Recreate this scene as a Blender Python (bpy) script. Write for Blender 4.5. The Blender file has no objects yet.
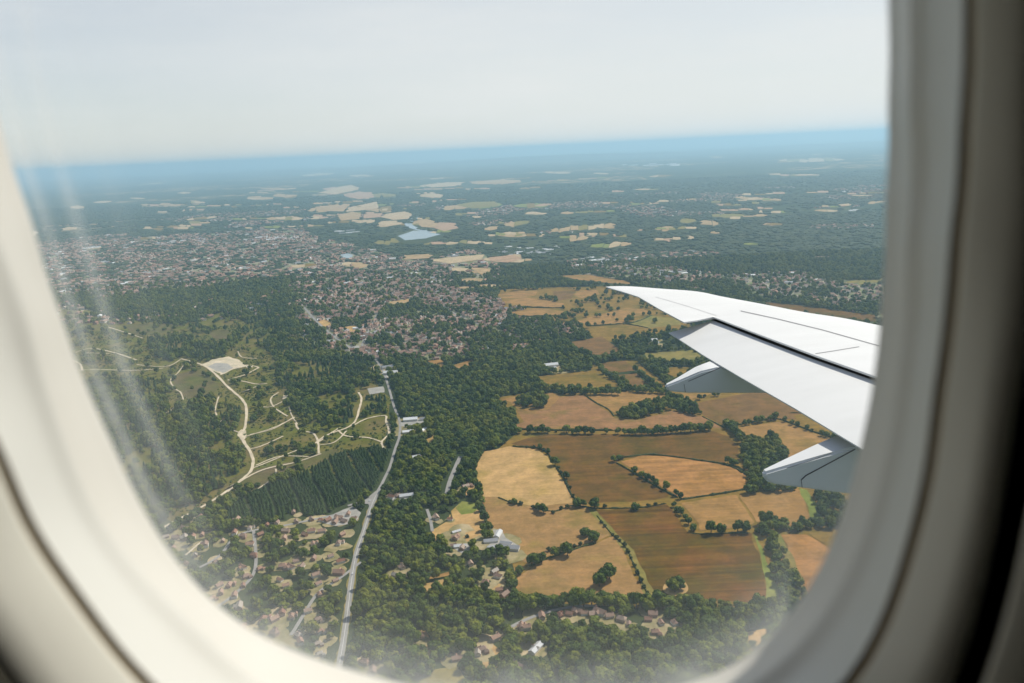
import bpy, math, random
import numpy as np
from mathutils import Vector, Matrix, noise as mnoise

random.seed(7); RNG = np.random.default_rng(11)
scene = bpy.context.scene
COL = scene.collection
R = math.radians

# ------------------------------------------------------------------ camera frame
F = 800.0; CX, CY = 512.0, 341.5
H = 520.0                                    # height of the aircraft above the ground
up_c = Vector((-0.0474, 1.0, 192.8 / F)).normalized()
fw_c = Vector((0, 0, -1)); fh = (fw_c - up_c * fw_c.dot(up_c)).normalized()
rt = fh.cross(up_c)
CAM_ROT = Matrix((rt, fh, up_c))             # camera axes -> world axes
CAM_LOC = Vector((0, 0, H))

def ray(px, py):
    return CAM_ROT @ Vector((px - CX, CY - py, -F))
def on_z(px, py, z):
    d = ray(px, py); t = (z - H) / d.z
    return CAM_LOC + d * t
def G(px, py):
    p = on_z(px, py, 0.0); return (p.x, p.y)
def on_y(px, py, y):
    d = ray(px, py); return CAM_LOC + d * (y / d.y)
def at_depth(px, py, depth):
    return CAM_LOC + ray(px, py) * (depth / F)
def T(x0, y0, s, pts):                       # read-out of a magnified view -> photograph pixels
    return [(x0 + a * s, y0 + b * s) for a, b in pts]
def GP(pts): return [G(*p) for p in pts]

# ------------------------------------------------------------------ object helpers
def tag(o, label=None, cat=None, group=None, kind=None):
    if label: o['label'] = label
    if cat: o['category'] = cat
    if group: o['group'] = group
    if kind: o['kind'] = kind
    return o
def mesh_of(name, verts, faces, mats, smooth=False, midx=None):
    me = bpy.data.meshes.new(name)
    me.from_pydata([tuple(v) for v in verts], [], faces)
    for m in (mats if isinstance(mats, (list, tuple)) else [mats]): me.materials.append(m)
    if midx is not None: me.polygons.foreach_set('material_index', midx)
    if smooth: me.polygons.foreach_set('use_smooth', [True] * len(me.polygons))
    me.update(); return me
def link(name, me, parent=None, loc=None):
    o = bpy.data.objects.new(name, me); COL.objects.link(o)
    if parent is not None: o.parent = parent
    if loc is not None: o.location = loc
    return o
def obj(name, verts, faces, mats, parent=None, smooth=False, midx=None):
    return link(name, mesh_of(name, verts, faces, mats, smooth, midx), parent)
def empty(name, loc=(0, 0, 0), rz=0.0):
    o = bpy.data.objects.new(name, None); COL.objects.link(o)
    o.location = loc; o.rotation_euler = (0, 0, rz); o.empty_display_size = 0.5
    return o
def dup(root, loc, rz=0.0, sc=(1, 1, 1)):
    r = root.copy(); COL.objects.link(r); r.location = loc; r.rotation_euler = (0, 0, rz); r.scale = sc
    for ch in list(root.children):
        c = ch.copy(); COL.objects.link(c); c.parent = r
        for g in list(ch.children):
            d = g.copy(); COL.objects.link(d); d.parent = c
    return r

# ------------------------------------------------------------------ materials
def new_mat(name):
    m = bpy.data.materials.new(name); m.use_nodes = True
    nt = m.node_tree; nt.nodes.clear()
    return m, nt, nt.nodes, nt.links
def ramp(N, L, fac, stops):
    r = N.new('ShaderNodeValToRGB'); e = r.color_ramp.elements
    while len(e) < len(stops): e.new(0.5)
    for k, (p, c) in enumerate(stops): e[k].position = p; e[k].color = (*c, 1)
    L.new(fac, r.inputs[0]); return r.outputs[0]
def noise(N, L, vec, scale, detail=3, rough=0.55, dim='3D'):
    n = N.new('ShaderNodeTexNoise'); n.inputs['Scale'].default_value = scale
    n.inputs['Detail'].default_value = detail; n.inputs['Roughness'].default_value = rough
    if vec is not None: L.new(vec, n.inputs['Vector'])
    return n.outputs['Fac']
def mixc(N, L, fac, a, b, mode='MIX'):
    m = N.new('ShaderNodeMix'); m.data_type = 'RGBA'; m.blend_type = mode
    for s, v in ((m.inputs[0], fac), (m.inputs[6], a), (m.inputs[7], b)):
        if hasattr(v, 'links') or hasattr(v, 'is_output'): L.new(v, s)
        elif isinstance(v, (int, float)): s.default_value = v
        else: s.default_value = (*v, 1)
    return m.outputs[2]
def bsdf(N, L, color, rough=0.8, spec=0.3, **kw):
    b = N.new('ShaderNodeBsdfPrincipled'); o = N.new('ShaderNodeOutputMaterial')
    if hasattr(color, 'is_output'): L.new(color, b.inputs['Base Color'])
    else: b.inputs['Base Color'].default_value = (*color, 1)
    b.inputs['Roughness'].default_value = rough; b.inputs['Specular IOR Level'].default_value = spec
    for k, v in kw.items(): b.inputs[k].default_value = v
    L.new(b.outputs[0], o.inputs[0]); return b
def pos(N):
    return N.new('ShaderNodeNewGeometry').outputs['Position']
def objc(N):
    return N.new('ShaderNodeTexCoord').outputs['Object']

def m_field(name, c1, c2, c3, row=0.0, rowamt=0.25, rowscale=0.12):
    """dry grass or stubble: broad patches, drilled rows and fine mottling, all in ground metres"""
    m, nt, N, L = new_mat(name); P = pos(N)
    big = noise(N, L, P, 0.011, 4, 0.6); fine = noise(N, L, P, 0.16, 3, 0.65)
    c = ramp(N, L, big, [(0.36, c1), (0.5, c2), (0.64, c3)])
    mp = N.new('ShaderNodeMapping'); mp.inputs['Rotation'].default_value = (0, 0, row)
    mp.inputs['Scale'].default_value = (0.012, 1.0, 1.0); L.new(P, mp.inputs[0])
    st = noise(N, L, mp.outputs[0], rowscale, 3, 0.6)
    st2 = ramp(N, L, st, [(0.3, (0.62, 0.60, 0.58)), (0.7, (1.3, 1.28, 1.25))])
    c = mixc(N, L, rowamt, c, mixc(N, L, 1.0, c, st2, 'MULTIPLY'))
    fr = ramp(N, L, fine, [(0.3, (0.8, 0.8, 0.78)), (0.7, (1.17, 1.17, 1.17))])
    c = mixc(N, L, 0.75, c, mixc(N, L, 1.0, c, fr, 'MULTIPLY'))
    pn = noise(N, L, P, 0.035, 3, 0.6)
    pr = ramp(N, L, pn, [(0.38, (0.76, 0.79, 0.74)), (0.62, (1.12, 1.10, 1.08))])
    c = mixc(N, L, 0.8, c, mixc(N, L, 1.0, c, pr, 'MULTIPLY'))
    bsdf(N, L, c, 0.95, 0.1); return m
M = {}
M['pale'] = m_field('dry_pasture', (0.397, 0.248, 0.100), (0.465, 0.290, 0.121), (0.363, 0.241, 0.078), 0.4, .2)
M['tan'] = m_field('stubble', (0.285, 0.156, 0.046), (0.320, 0.178, 0.059), (0.242, 0.148, 0.037), 0.1, .5, .1)
M['pink'] = m_field('bare_tilth', (0.159, 0.086, 0.025), (0.186, 0.099, 0.032), (0.132, 0.083, 0.017), 0.2, .35)
M['brown'] = m_field('brown_tilth', (0.112, 0.064, 0.008), (0.150, 0.074, 0.014), (0.093, 0.062, 0.005), 0.3, .6, .08)
M['olive'] = m_field('olive_grass', (0.190, 0.120, 0.019), (0.228, 0.138, 0.026), (0.142, 0.106, 0.014), 0.05, .45)
M['rust'] = m_field('rusty_tilth', (0.085, 0.064, 0.005), (0.125, 0.066, 0.008), (0.165, 0.07, 0.014), 0.02, .95, .14)
M['orange'] = m_field('ripe_stubble', (0.325, 0.161, 0.051), (0.368, 0.185, 0.060), (0.291, 0.149, 0.040), 0.12, .7, .09)
M['pasture'] = m_field('worn_pasture', (0.270, 0.159, 0.054), (0.311, 0.177, 0.067), (0.229, 0.154, 0.041), 0.5, .25)
M['clay'] = m_field('clay_tilth', (.235, .125, .048), (.28, .145, .062), (.19, .125, .03), 0.15, .4, .1)
M['green'] = m_field('green_ley', (0.16, 0.19, 0.03), (0.19, 0.21, 0.04), (0.21, 0.2, 0.045), 0.8, .25)
M['grassy'] = m_field('rough_grass', (0.19, 0.165, 0.04), (0.23, 0.18, 0.05), (0.16, 0.16, 0.035), 0.8, .25)
M['heath'] = m_field('heather', (.10, .11, .012), (.125, .112, .018), (.155, .118, .04), 0.6, .1)
M['heather'] = m_field('brown_heather', (.13, .095, .045), (.11, .095, .03), (.10, .105, .022), 0.6, .1)
M['sand'] = m_field('sand', (.55, .46, .32), (.6, .5, .37), (.5, .42, .3), 0.6, .1)
M['garden'] = m_field('gardens', (.42, .33, .20), (.22, .19, .08), (.38, .30, .18), 0.6, .1)
M['townland'] = m_field('town_ground', (.30, .26, .20), (.14, .165, .06), (.33, .27, .205), 0.6, .1, .05)

def m_ground():
    m, nt, N, L = new_mat('land'); P = pos(N)
    n1 = noise(N, L, P, 0.0022, 5, 0.6)
    c = ramp(N, L, n1, [(0.36, (.028, .042, .014)), (0.52, (.045, .058, .02)), (0.66, (.075, .078, .032))])
    mp = N.new('ShaderNodeMapping'); mp.inputs['Scale'].default_value = (0.00045, 0.0009, 1); L.new(P, mp.inputs[0])
    v = N.new('ShaderNodeTexVoronoi'); v.inputs['Scale'].default_value = 1.0; L.new(mp.outputs[0], v.inputs['Vector'])
    sel = N.new('ShaderNodeSeparateColor'); L.new(v.outputs['Color'], sel.inputs[0])
    mask = ramp(N, L, sel.outputs[0], [(0.80, (0, 0, 0)), (0.83, (1, 1, 1))])
    n2 = noise(N, L, P, 0.004, 3); m2 = ramp(N, L, n2, [(0.5, (0, 0, 0)), (0.56, (1, 1, 1))])
    mk = mixc(N, L, 1.0, mask, m2, 'MULTIPLY')
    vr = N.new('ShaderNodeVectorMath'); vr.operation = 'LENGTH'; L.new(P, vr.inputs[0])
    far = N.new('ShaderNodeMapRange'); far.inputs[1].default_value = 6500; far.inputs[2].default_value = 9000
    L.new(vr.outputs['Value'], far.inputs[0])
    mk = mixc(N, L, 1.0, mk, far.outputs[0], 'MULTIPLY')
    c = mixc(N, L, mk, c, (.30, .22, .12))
    bsdf(N, L, c, 0.95, 0.05); return m
M['ground'] = m_ground()

def m_foliage(name, dark, mid, light, size=0.35):
    m, nt, N, L = new_mat(name)
    oi = N.new('ShaderNodeObjectInfo')
    base = ramp(N, L, oi.outputs['Random'], [(0.0, dark), (0.5, mid), (1.0, light)])
    n = noise(N, L, objc(N), size, 3, 0.6)
    k = ramp(N, L, n, [(0.3, (0.5, 0.55, 0.45)), (0.7, (1.6, 1.5, 1.3))])
    c = mixc(N, L, 0.9, base, mixc(N, L, 1.0, base, k, 'MULTIPLY'))
    bsdf(N, L, c, 0.7, 0.15); return m
M['leaf'] = m_foliage('leaves', (.030, .055, .003), (.064, .096, .005), (.14, .158, .010))
M['needle'] = m_foliage('needles', (.022, .046, .006), (.034, .063, .008), (.054, .084, .010))
M['shrub'] = m_foliage('hedge_leaves', (.026, .042, .010), (.040, .058, .012), (.06, .072, .018))
M['gorse'] = m_foliage('gorse_leaves', (.052, .082, .012), (.08, .105, .016), (.12, .13, .024))

def m_plain(name, color, rough=0.7, spec=0.3, var=0.15, scale=1.5):
    m, nt, N, L = new_mat(name)
    n = noise(N, L, objc(N), scale, 4, 0.6)
    k = ramp(N, L, n, [(0.3, (1 - var,) * 3), (0.7, (1 + var,) * 3)])
    bsdf(N, L, mixc(N, L, 1.0, color, k, 'MULTIPLY'), rough, spec); return m
def m_random(name, stops, rough=0.85):
    m, nt, N, L = new_mat(name); oi = N.new('ShaderNodeObjectInfo')
    c = ramp(N, L, oi.outputs['Random'], stops)
    n = noise(N, L, objc(N), 0.9, 3); k = ramp(N, L, n, [(0.3, (.8, .8, .8)), (0.7, (1.2, 1.2, 1.2))])
    bsdf(N, L, mixc(N, L, 1.0, c, k, 'MULTIPLY'), rough, 0.2); return m
M['bark'] = m_plain('bark', (.07, .05, .035))
M['roof'] = m_random('roof_tiles', [(0, (.23, .115, .075)), (.3, (.32, .19, .13)), (.6, (.26, .185, .145)), (.85, (.36, .22, .15)), (1, (.36, .32, .27))])
M['wall'] = m_random('house_walls', [(0, (.30, .17, .12)), (.45, (.42, .30, .23)), (.7, (.62, .57, .5)), (1, (.75, .72, .66))])
M['chimney'] = m_plain('chimney_brick', (.25, .13, .09))
M['shedroof'] = m_random('shed_roof', [(0, (.42, .42, .43)), (.5, (.56, .56, .55)), (1, (.72, .72, .71))], .5)
M['greyroof'] = m_random('grey_roof', [(0, (.20, .20, .21)), (1, (.33, .33, .34))], .6)
M['cream_wall'] = m_plain('cream_render', (.7, .66, .58))
M['track'] = m_plain('sandy_track', (.54, .45, .32), .95, .05, .2, .05)
M['road'] = m_plain('worn_asphalt', (.27, .255, .235), .9, .1, .12, .05)
M['line'] = m_plain('road_paint', (.7, .7, .68), .8, .1, .1, .3)
M['yard'] = m_plain('concrete_yard', (.32, .30, .265), .9, .1, .2, .05)
M['water'] = m_plain('pale_water', (.24, .29, .31), .25, .5, .05, .01)
M['carred'] = m_plain('car_paint', (.5, .5, .52), .3, .5, .03)
M['tyre'] = m_plain('tyre_rubber', (.02, .02, .02))

# aircraft
def m_wing(name, col, rough=0.38):
    m, nt, N, L = new_mat(name); P = objc(N)
    mp = N.new('ShaderNodeMapping'); mp.inputs['Scale'].default_value = (.5, 2.5, 1); L.new(P, mp.inputs[0])
    n = noise(N, L, mp.outputs[0], .8, 5, .6); k = ramp(N, L, n, [(0.3, (.95, .95, .945)), (0.7, (1.02, 1.02, 1.02))])
    b = bsdf(N, L, mixc(N, L, 1.0, col, k, 'MULTIPLY'), rough, 0.35); return m
M['wing'] = m_wing('wing_paint', (.715, .71, .69)); M['flap'] = m_wing('flap_paint', (.705, .70, .68))
M['fairing'] = m_wing('fairing_paint', (.69, .69, .68)); M['seam'] = m_plain('dark_sealant', (.03, .03, .035), .7)
M['fainter'] = m_plain('panel_gap', (.24, .24, .245), .7)
def m_plastic(name, col, rough=.45):
    m, nt, N, L = new_mat(name); n = noise(N, L, objc(N), 260, 3, .6)
    b = bsdf(N, L, col, rough, .35)
    bp = N.new('ShaderNodeBump'); bp.inputs['Strength'].default_value = .12; bp.inputs['Distance'].default_value = .0006
    L.new(n, bp.inputs['Height']); L.new(bp.outputs[0], b.inputs['Normal']); return m
M['reveal'] = m_plastic('cream_plastic', (.63, .605, .555)); M['bezel'] = m_plastic('ivory_plastic', (.63, .62, .58))
M['panel'] = m_plastic('cabin_panel', (.70, .685, .615)); M['groove'] = m_plastic('groove_rubber', (.54, .455, .33), .7)
M['gap'] = m_plastic('black_rubber', (.008, .008, .008), .9); M['lining'] = m_plastic('cabin_lining', (.17, .16, .14), .8)
def m_glass(nm, k, painted_glare=0):
    m, nt, N, L = new_mat(nm)
    o = N.new('ShaderNodeOutputMaterial'); tr = N.new('ShaderNodeBsdfTransparent'); gl = N.new('ShaderNodeBsdfGlossy')
    gl.inputs['Roughness'].default_value = 0.02
    tr.inputs[0].default_value = (.985, .99, .985, 1)
    lw = N.new('ShaderNodeLayerWeight'); lw.inputs[0].default_value = .5
    pw = N.new('ShaderNodeMath'); pw.operation = 'POWER'; pw.inputs[1].default_value = 5; L.new(lw.outputs['Facing'], pw.inputs[0])
    mu = N.new('ShaderNodeMath'); mu.operation = 'MULTIPLY_ADD'; mu.inputs[1].default_value = .96 * k; mu.inputs[2].default_value = .04 * k; mu.use_clamp = True
    L.new(pw.outputs[0], mu.inputs[0])
    mx = N.new('ShaderNodeMixShader'); L.new(mu.outputs[0], mx.inputs[0]); L.new(tr.outputs[0], mx.inputs[1]); L.new(gl.outputs[0], mx.inputs[2])
    if painted_glare:      # painted reflections: streaks follow the aft rim, a pale veil lies along the bottom
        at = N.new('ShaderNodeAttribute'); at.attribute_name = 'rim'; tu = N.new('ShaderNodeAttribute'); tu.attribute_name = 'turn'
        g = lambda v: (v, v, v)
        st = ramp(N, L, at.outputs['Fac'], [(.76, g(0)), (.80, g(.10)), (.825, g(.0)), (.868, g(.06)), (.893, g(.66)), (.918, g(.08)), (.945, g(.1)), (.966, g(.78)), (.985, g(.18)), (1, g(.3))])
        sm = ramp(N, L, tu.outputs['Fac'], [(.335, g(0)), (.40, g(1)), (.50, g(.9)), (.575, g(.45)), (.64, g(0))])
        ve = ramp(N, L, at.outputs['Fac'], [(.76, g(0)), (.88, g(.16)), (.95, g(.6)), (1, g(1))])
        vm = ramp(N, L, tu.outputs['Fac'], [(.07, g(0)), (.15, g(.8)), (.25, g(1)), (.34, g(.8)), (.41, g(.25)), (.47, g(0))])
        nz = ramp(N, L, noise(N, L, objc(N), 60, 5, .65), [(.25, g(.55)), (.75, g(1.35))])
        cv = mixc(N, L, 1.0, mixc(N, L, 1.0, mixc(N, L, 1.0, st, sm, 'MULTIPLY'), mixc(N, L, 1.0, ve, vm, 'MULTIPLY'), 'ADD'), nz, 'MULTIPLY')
        sc_ = N.new('ShaderNodeMath'); sc_.operation = 'MULTIPLY'; sc_.inputs[1].default_value = painted_glare; sc_.use_clamp = True; L.new(cv, sc_.inputs[0])
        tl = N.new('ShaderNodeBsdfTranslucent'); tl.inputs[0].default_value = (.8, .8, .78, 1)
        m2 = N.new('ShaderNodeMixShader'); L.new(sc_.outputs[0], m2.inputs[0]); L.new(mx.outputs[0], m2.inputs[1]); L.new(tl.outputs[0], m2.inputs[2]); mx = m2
    L.new(mx.outputs[0], o.inputs[0]); return m
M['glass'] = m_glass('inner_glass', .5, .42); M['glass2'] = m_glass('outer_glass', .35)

# ------------------------------------------------------------------ traced land cover (photograph pixels)
A7 = lambda p: T(450, 290, .293, p)
A6 = lambda p: T(250, 290, .293, p)
A5 = lambda p: T(40, 290, .293, p)
D_ = lambda p: T(500, 440, .3222, p)
E_ = lambda p: T(430, 480, .1465, p)
F_ = lambda p: T(660, 480, .1758, p)
G_ = lambda p: T(720, 400, .1756, p)
I_ = lambda p: T(640, 340, .1465, p)
B1 = lambda p: T(100, 450, .3413, p)
B2 = lambda p: T(300, 450, .3413, p)

FIELDS = [  # (name, material, pixels)
    ('field', 'tan', A7([(160, 15), (220, 5), (300, 0), (290, 20), (240, 28), (175, 28)])),
    ('field', 'tan', A7([(180, 40), (260, 25), (390, 45), (380, 60), (300, 58), (215, 50)])),
    ('field', 'pink', A7([(350, 5), (430, 0), (415, 30), (370, 36), (355, 22)])),
    ('field', 'tan', A7([(430, 2), (500, 0), (510, 14), (450, 28), (425, 22)])),
    ('field', 'tan', A7([(205, 75), (300, 62), (390, 72), (370, 88), (250, 88), (215, 82)])),
    ('field', 'tan', A7([(430, 105), (600, 62), (660, 65), (690, 80), (600, 95), (590, 115), (480, 122)])),
    ('field', 'olive', A7([(470, 125), (600, 118), (660, 125), (640, 140), (480, 146)])),
    ('field', 'grassy', A7([(600, 115), (690, 88), (780, 98), (790, 118), (680, 130)])),
    ('field', 'pink', A7([(405, 180), (520, 158), (580, 205), (590, 215), (490, 222)])),
    ('field', 'olive', A7([(300, 296), (390, 282), (480, 275), (490, 250), (560, 310), (580, 330), (430, 335), (330, 330)])),
    ('field', 'pink', A7([(505, 250), (600, 240), (630, 275), (560, 285), (530, 270)])),
    ('field', 'pink', A7([(570, 290), (640, 285), (680, 330), (620, 328)])),
    ('field', 'olive', A7([(592, 238), (640, 240), (660, 262), (740, 318), (732, 332), (690, 312)])),
    ('field', 'grassy', A7([(660, 215), (830, 205), (870, 240), (740, 245), (670, 235)])),
    ('field', 'olive', A7([(750, 265), (840, 262), (770, 300), (740, 285)])),
    ('field', 'tan', A7([(165, 372), (350, 350), (375, 362), (345, 400), (335, 412), (232, 412), (210, 385)])),
    ('field', 'clay', A7([(230, 412), (335, 412), (345, 400), (372, 368), (455, 358), (565, 438), (640, 442), (760, 412), (860, 432), (930, 470), (700, 472), (540, 478), (260, 478), (190, 474), (250, 450)])),
    ('field', 'tan', A7([(470, 360), (600, 345), (740, 357), (700, 378), (580, 412), (560, 418), (500, 385)])),
    ('field', 'pink', A7([(820, 390), (1030, 350), (1200, 330), (1200, 440), (1030, 448), (935, 462), (870, 430)])),
    ('field', 'tan', A7([(785, 352), (895, 352), (870, 366), (800, 375)])),
    ('field', 'brown', [(510, 444), (530, 438), (547, 434.4), (620, 434.4), (713.7, 431.4), (730, 437), (737, 447), (740, 457), (722, 463), (700, 461), (650, 456), (625, 458), (616, 462), (640, 474), (652, 480), (670, 493), (668, 497), (655, 500), (620, 502), (587, 503), (569, 491.5), (560, 470), (548, 453), (530, 448)]),
    ('field', 'pale', [(476, 470), (482, 452), (510, 446), (539, 450), (550, 460), (558, 472), (569, 494), (574, 503), (540, 507), (520, 504), (498, 498), (482, 497)]),
    ('field', 'pasture', [(482, 497), (498, 498), (520, 504), (540, 507), (574, 503), (588, 507), (606, 530), (609, 536), (597, 542), (584, 545), (564, 549), (542, 560), (529, 564), (522, 560), (518, 550), (512, 543), (503, 536), (494, 530), (488, 521)]),
    ('field', 'pasture', D_([(345, 300), (380, 340), (410, 400), (452, 490), (350, 495), (250, 490), (170, 482), (60, 500), (40, 440), (90, 400), (130, 378), (200, 345), (260, 330), (300, 322)])),
    ('field', 'grassy', D_([(270, 212), (300, 218), (352, 278), (415, 345), (450, 415), (488, 492), (455, 492), (425, 415), (395, 350), (340, 290)])),
    ('field', 'rust', D_([(300, 218), (440, 213), (520, 200), (560, 260), (590, 292), (780, 290), (818, 400), (832, 470), (820, 520), (740, 500), (640, 495), (590, 510), (487, 495), (450, 415), (413, 343), (352, 278)])),
    ('field', 'green', D_([(782, 290), (802, 300), (832, 400), (857, 460), (862, 520), (820, 522), (834, 470), (820, 400)])),
    ('field', 'orange', D_([(375, 68), (440, 48), (540, 52), (740, 88), (765, 110), (760, 152), (660, 167), (560, 182), (470, 125)])),
    ('field', 'tan', F_([(125, 130), (440, 85), (540, 245), (500, 265), (230, 290), (195, 210)])),
    ('field', 'tan', F_([(450, 85), (790, 50), (862, 222), (740, 260), (550, 243)])),
    ('field', 'green', F_([(790, 45), (845, 60), (912, 180), (912, 222), (862, 222), (812, 90)])),
    ('field', 'orange', F_([(690, 310), (840, 310), (985, 400), (1100, 470), (1050, 640), (850, 690), (780, 500), (720, 370)])),
    ('field', 'grassy', F_([(640, 318), (690, 312), (780, 500), (845, 660), (800, 650), (720, 460), (650, 350)])),
    ('field', 'olive', F_([(845, 308), (900, 292), (1024, 300), (1100, 330), (1100, 470), (985, 400)])),
    ('field', 'tan', G_([(105, 160), (300, 127), (350, 124), (640, 232), (520, 300), (400, 335), (380, 290), (330, 212), (180, 222), (140, 195)])),
    ('field', 'olive', G_([(420, 90), (480, 80), (660, 195), (640, 208), (480, 145)])),
    # pasture and clearings round the farms
    ('field', 'pale', E_([(150, 215), (200, 160), (330, 165), (345, 230), (385, 310), (345, 360), (350, 430), (310, 490), (270, 430), (200, 425), (130, 430), (30, 420), (20, 350), (80, 300), (130, 270)])),
    ('field', 'green', E_([(170, 190), (215, 150), (320, 160), (325, 200), (290, 225), (210, 240)])),
    ('field', 'pale', E_([(235, 40), (300, 35), (300, 105), (250, 108)])),
    ('field', 'pale', B2([(360, 395), (440, 375), (455, 390), (400, 415), (365, 420)])),
    ('field', 'tan', B2([(340, 385), (445, 355), (450, 368), (350, 393)])),
    ('field', 'garden', B2([(255, 375), (300, 330), (325, 350), (320, 372), (280, 382)])),
    ('field', 'pale', B2([(560, 400), (600, 385), (625, 430), (610, 455), (575, 455)])),
    ('field', 'pale', B2([(330, 540), (372, 525), (385, 590), (378, 625), (362, 600), (345, 560)])),
    ('field', 'grassy', B2([(335, 690), (400, 640), (470, 630), (490, 690), (470, 740), (350, 740)])),
    ('field', 'pale', B2([(500, 590), (560, 560), (610, 600), (590, 640), (530, 640)])),
    ('field', 'pale', D_([(750, 600), (820, 590), (860, 600), (800, 650), (770, 660)])),
    ('field', 'tan', A6([(605, 242), (660, 237), (668, 262), (635, 265)])),
    ('field', 'tan', A6([(690, 258), (765, 235), (760, 255), (715, 268)])),
    ('field', 'pale', A6([(595, 520), (635, 490), (645, 495), (615, 540), (600, 545)])),
    ('field', 'brown', T(750, 120, .2927, [(45, 622), (150, 632), (430, 668), (430, 690), (180, 660), (60, 640)])),
    ('field', 'tan', T(500, 120, .293, [(205, 532), (300, 528), (430, 550), (450, 562), (380, 558), (260, 545)])),
]
FARM = [(476, 470), (500, 446), (519, 432), (521, 425), (514, 413), (502, 405), (498, 397), (530, 393), (560, 394), (700, 388), (900, 380), (920, 620), (795, 612), (778, 608), (700, 609), (600, 606), (520, 604), (512, 560), (492, 530), (482, 500)]
COPSE = [A7([(215, 380), (260, 370), (330, 365), (345, 380), (330, 403), (240, 406)]),
         A7([(565, 430), (600, 412), (700, 382), (755, 362), (800, 380), (860, 422), (850, 430), (760, 415), (690, 425), (640, 442), (590, 442)]),
         G_([(120, 225), (190, 228), (320, 215), (375, 290), (395, 345), (260, 415), (270, 480), (420, 503), (430, 512), (250, 530), (160, 540), (150, 430), (120, 330)]),
         F_([(868, 65), (1024, 80), (1120, 290), (912, 285), (902, 225), (917, 180)]),
         F_([(540, 250), (620, 240), (700, 245), (735, 280), (900, 232), (910, 285), (740, 300), (640, 310), (650, 370), (700, 420), (730, 480), (800, 600), (860, 720), (700, 720), (640, 600), (610, 430), (580, 330), (545, 290)]),
         G_([(20, 140), (50, 130), (90, 160), (130, 225), (110, 250), (80, 200)])]
HEATH = [
    [(60, 300), (110, 318), (180, 325), (230, 310), (270, 322), (330, 350), (352, 366), (372, 372), (384, 392), (392, 400), (390, 430), (380, 470), (345, 478), (300, 470), (260, 485), (232, 500), (205, 510), (172, 523), (140, 500), (40, 380)],
]
HEATHER = [A5([(450, 290), (560, 265), (610, 320), (600, 360), (520, 375), (470, 360)]),
           A5([(430, 75), (500, 60), (530, 80), (470, 95)]), A5([(560, 145), (640, 130), (680, 155), (600, 175)]),
           A5([(640, 640), (800, 600), (1000, 545), (1010, 570), (860, 620), (740, 683), (690, 670)]),
           A5([(780, 375), (840, 360), (830, 395), (780, 400)]),
           A5([(270, 120), (430, 112), (450, 140), (330, 160)])]
HEATHWOOD = [
    A5([(370, 170), (480, 165), (560, 180), (680, 190), (620, 240), (500, 245), (400, 235), (365, 200)]),
    A5([(620, 70), (760, 40), (830, 120), (940, 170), (970, 200), (820, 240), (740, 190), (640, 180), (700, 110)]),
    A5([(150, 310), (330, 300), (420, 330), (430, 360), (430, 400), (560, 385), (600, 360), (690, 390), (690, 470), (668, 505), (715, 570), (715, 610), (640, 665), (540, 720), (440, 760), (280, 700), (200, 560)]),
    A5([(410, 330), (450, 318), (470, 345), (420, 360)]),
    A5([(880, 540), (940, 530), (950, 555), (890, 562)]),
    A6([(90, 240), (200, 210), (290, 215), (360, 230), (420, 270), (440, 300), (395, 330), (330, 330), (362, 350), (368, 400), (345, 450), (300, 470), (235, 485), (180, 450), (160, 425), (135, 400), (135, 350), (90, 320)]),
    A6([(390, 370), (460, 370), (470, 425), (400, 430), (375, 420)]),
    A5([(225, 50), (420, 60), (560, 20), (620, 40), (540, 130), (420, 110), (300, 100)]),
]
PLANTATION = B1([(362, 185), (470, 112), (560, 88), (640, 45), (700, 12), (860, -20), (850, 40), (825, 100), (790, 125), (730, 150), (660, 188), (560, 200), (430, 222), (375, 222)])
VILLAGE = [
    [(158, 530), (205, 512), (240, 520), (330, 505), (352, 500), (364, 512), (355, 550), (342, 600), (330, 660), (260, 650), (190, 585)],
    [(430, 505), (450, 500), (480, 500), (500, 540), (522, 555), (520, 600), (440, 580), (428, 540)],
    D_([(60, 545), (200, 515), (330, 535), (500, 530), (580, 560), (560, 600), (440, 620), (300, 580), (120, 570), (40, 610)]),
]
TOWN = [
    [(268, 312), (300, 300), (360, 292), (440, 285), (500, 300), (548, 315), (560, 330), (525, 350), (480, 356), (440, 362), (410, 358), (372, 360), (330, 352), (300, 335)],
    [(40, 245), (130, 238), (230, 232), (300, 228), (330, 245), (320, 262), (260, 280), (190, 290), (100, 300), (58, 300)],
    [(330, 240), (420, 262), (470, 250), (500, 262), (480, 280), (400, 290), (330, 300), (280, 295)],
    [(565, 258), (640, 262), (720, 275), (800, 272), (885, 285), (890, 320), (800, 300), (720, 290), (640, 280), (570, 275)],
    A7([(310, 130), (430, 112), (450, 140), (420, 160), (330, 150)]),
]
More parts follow.
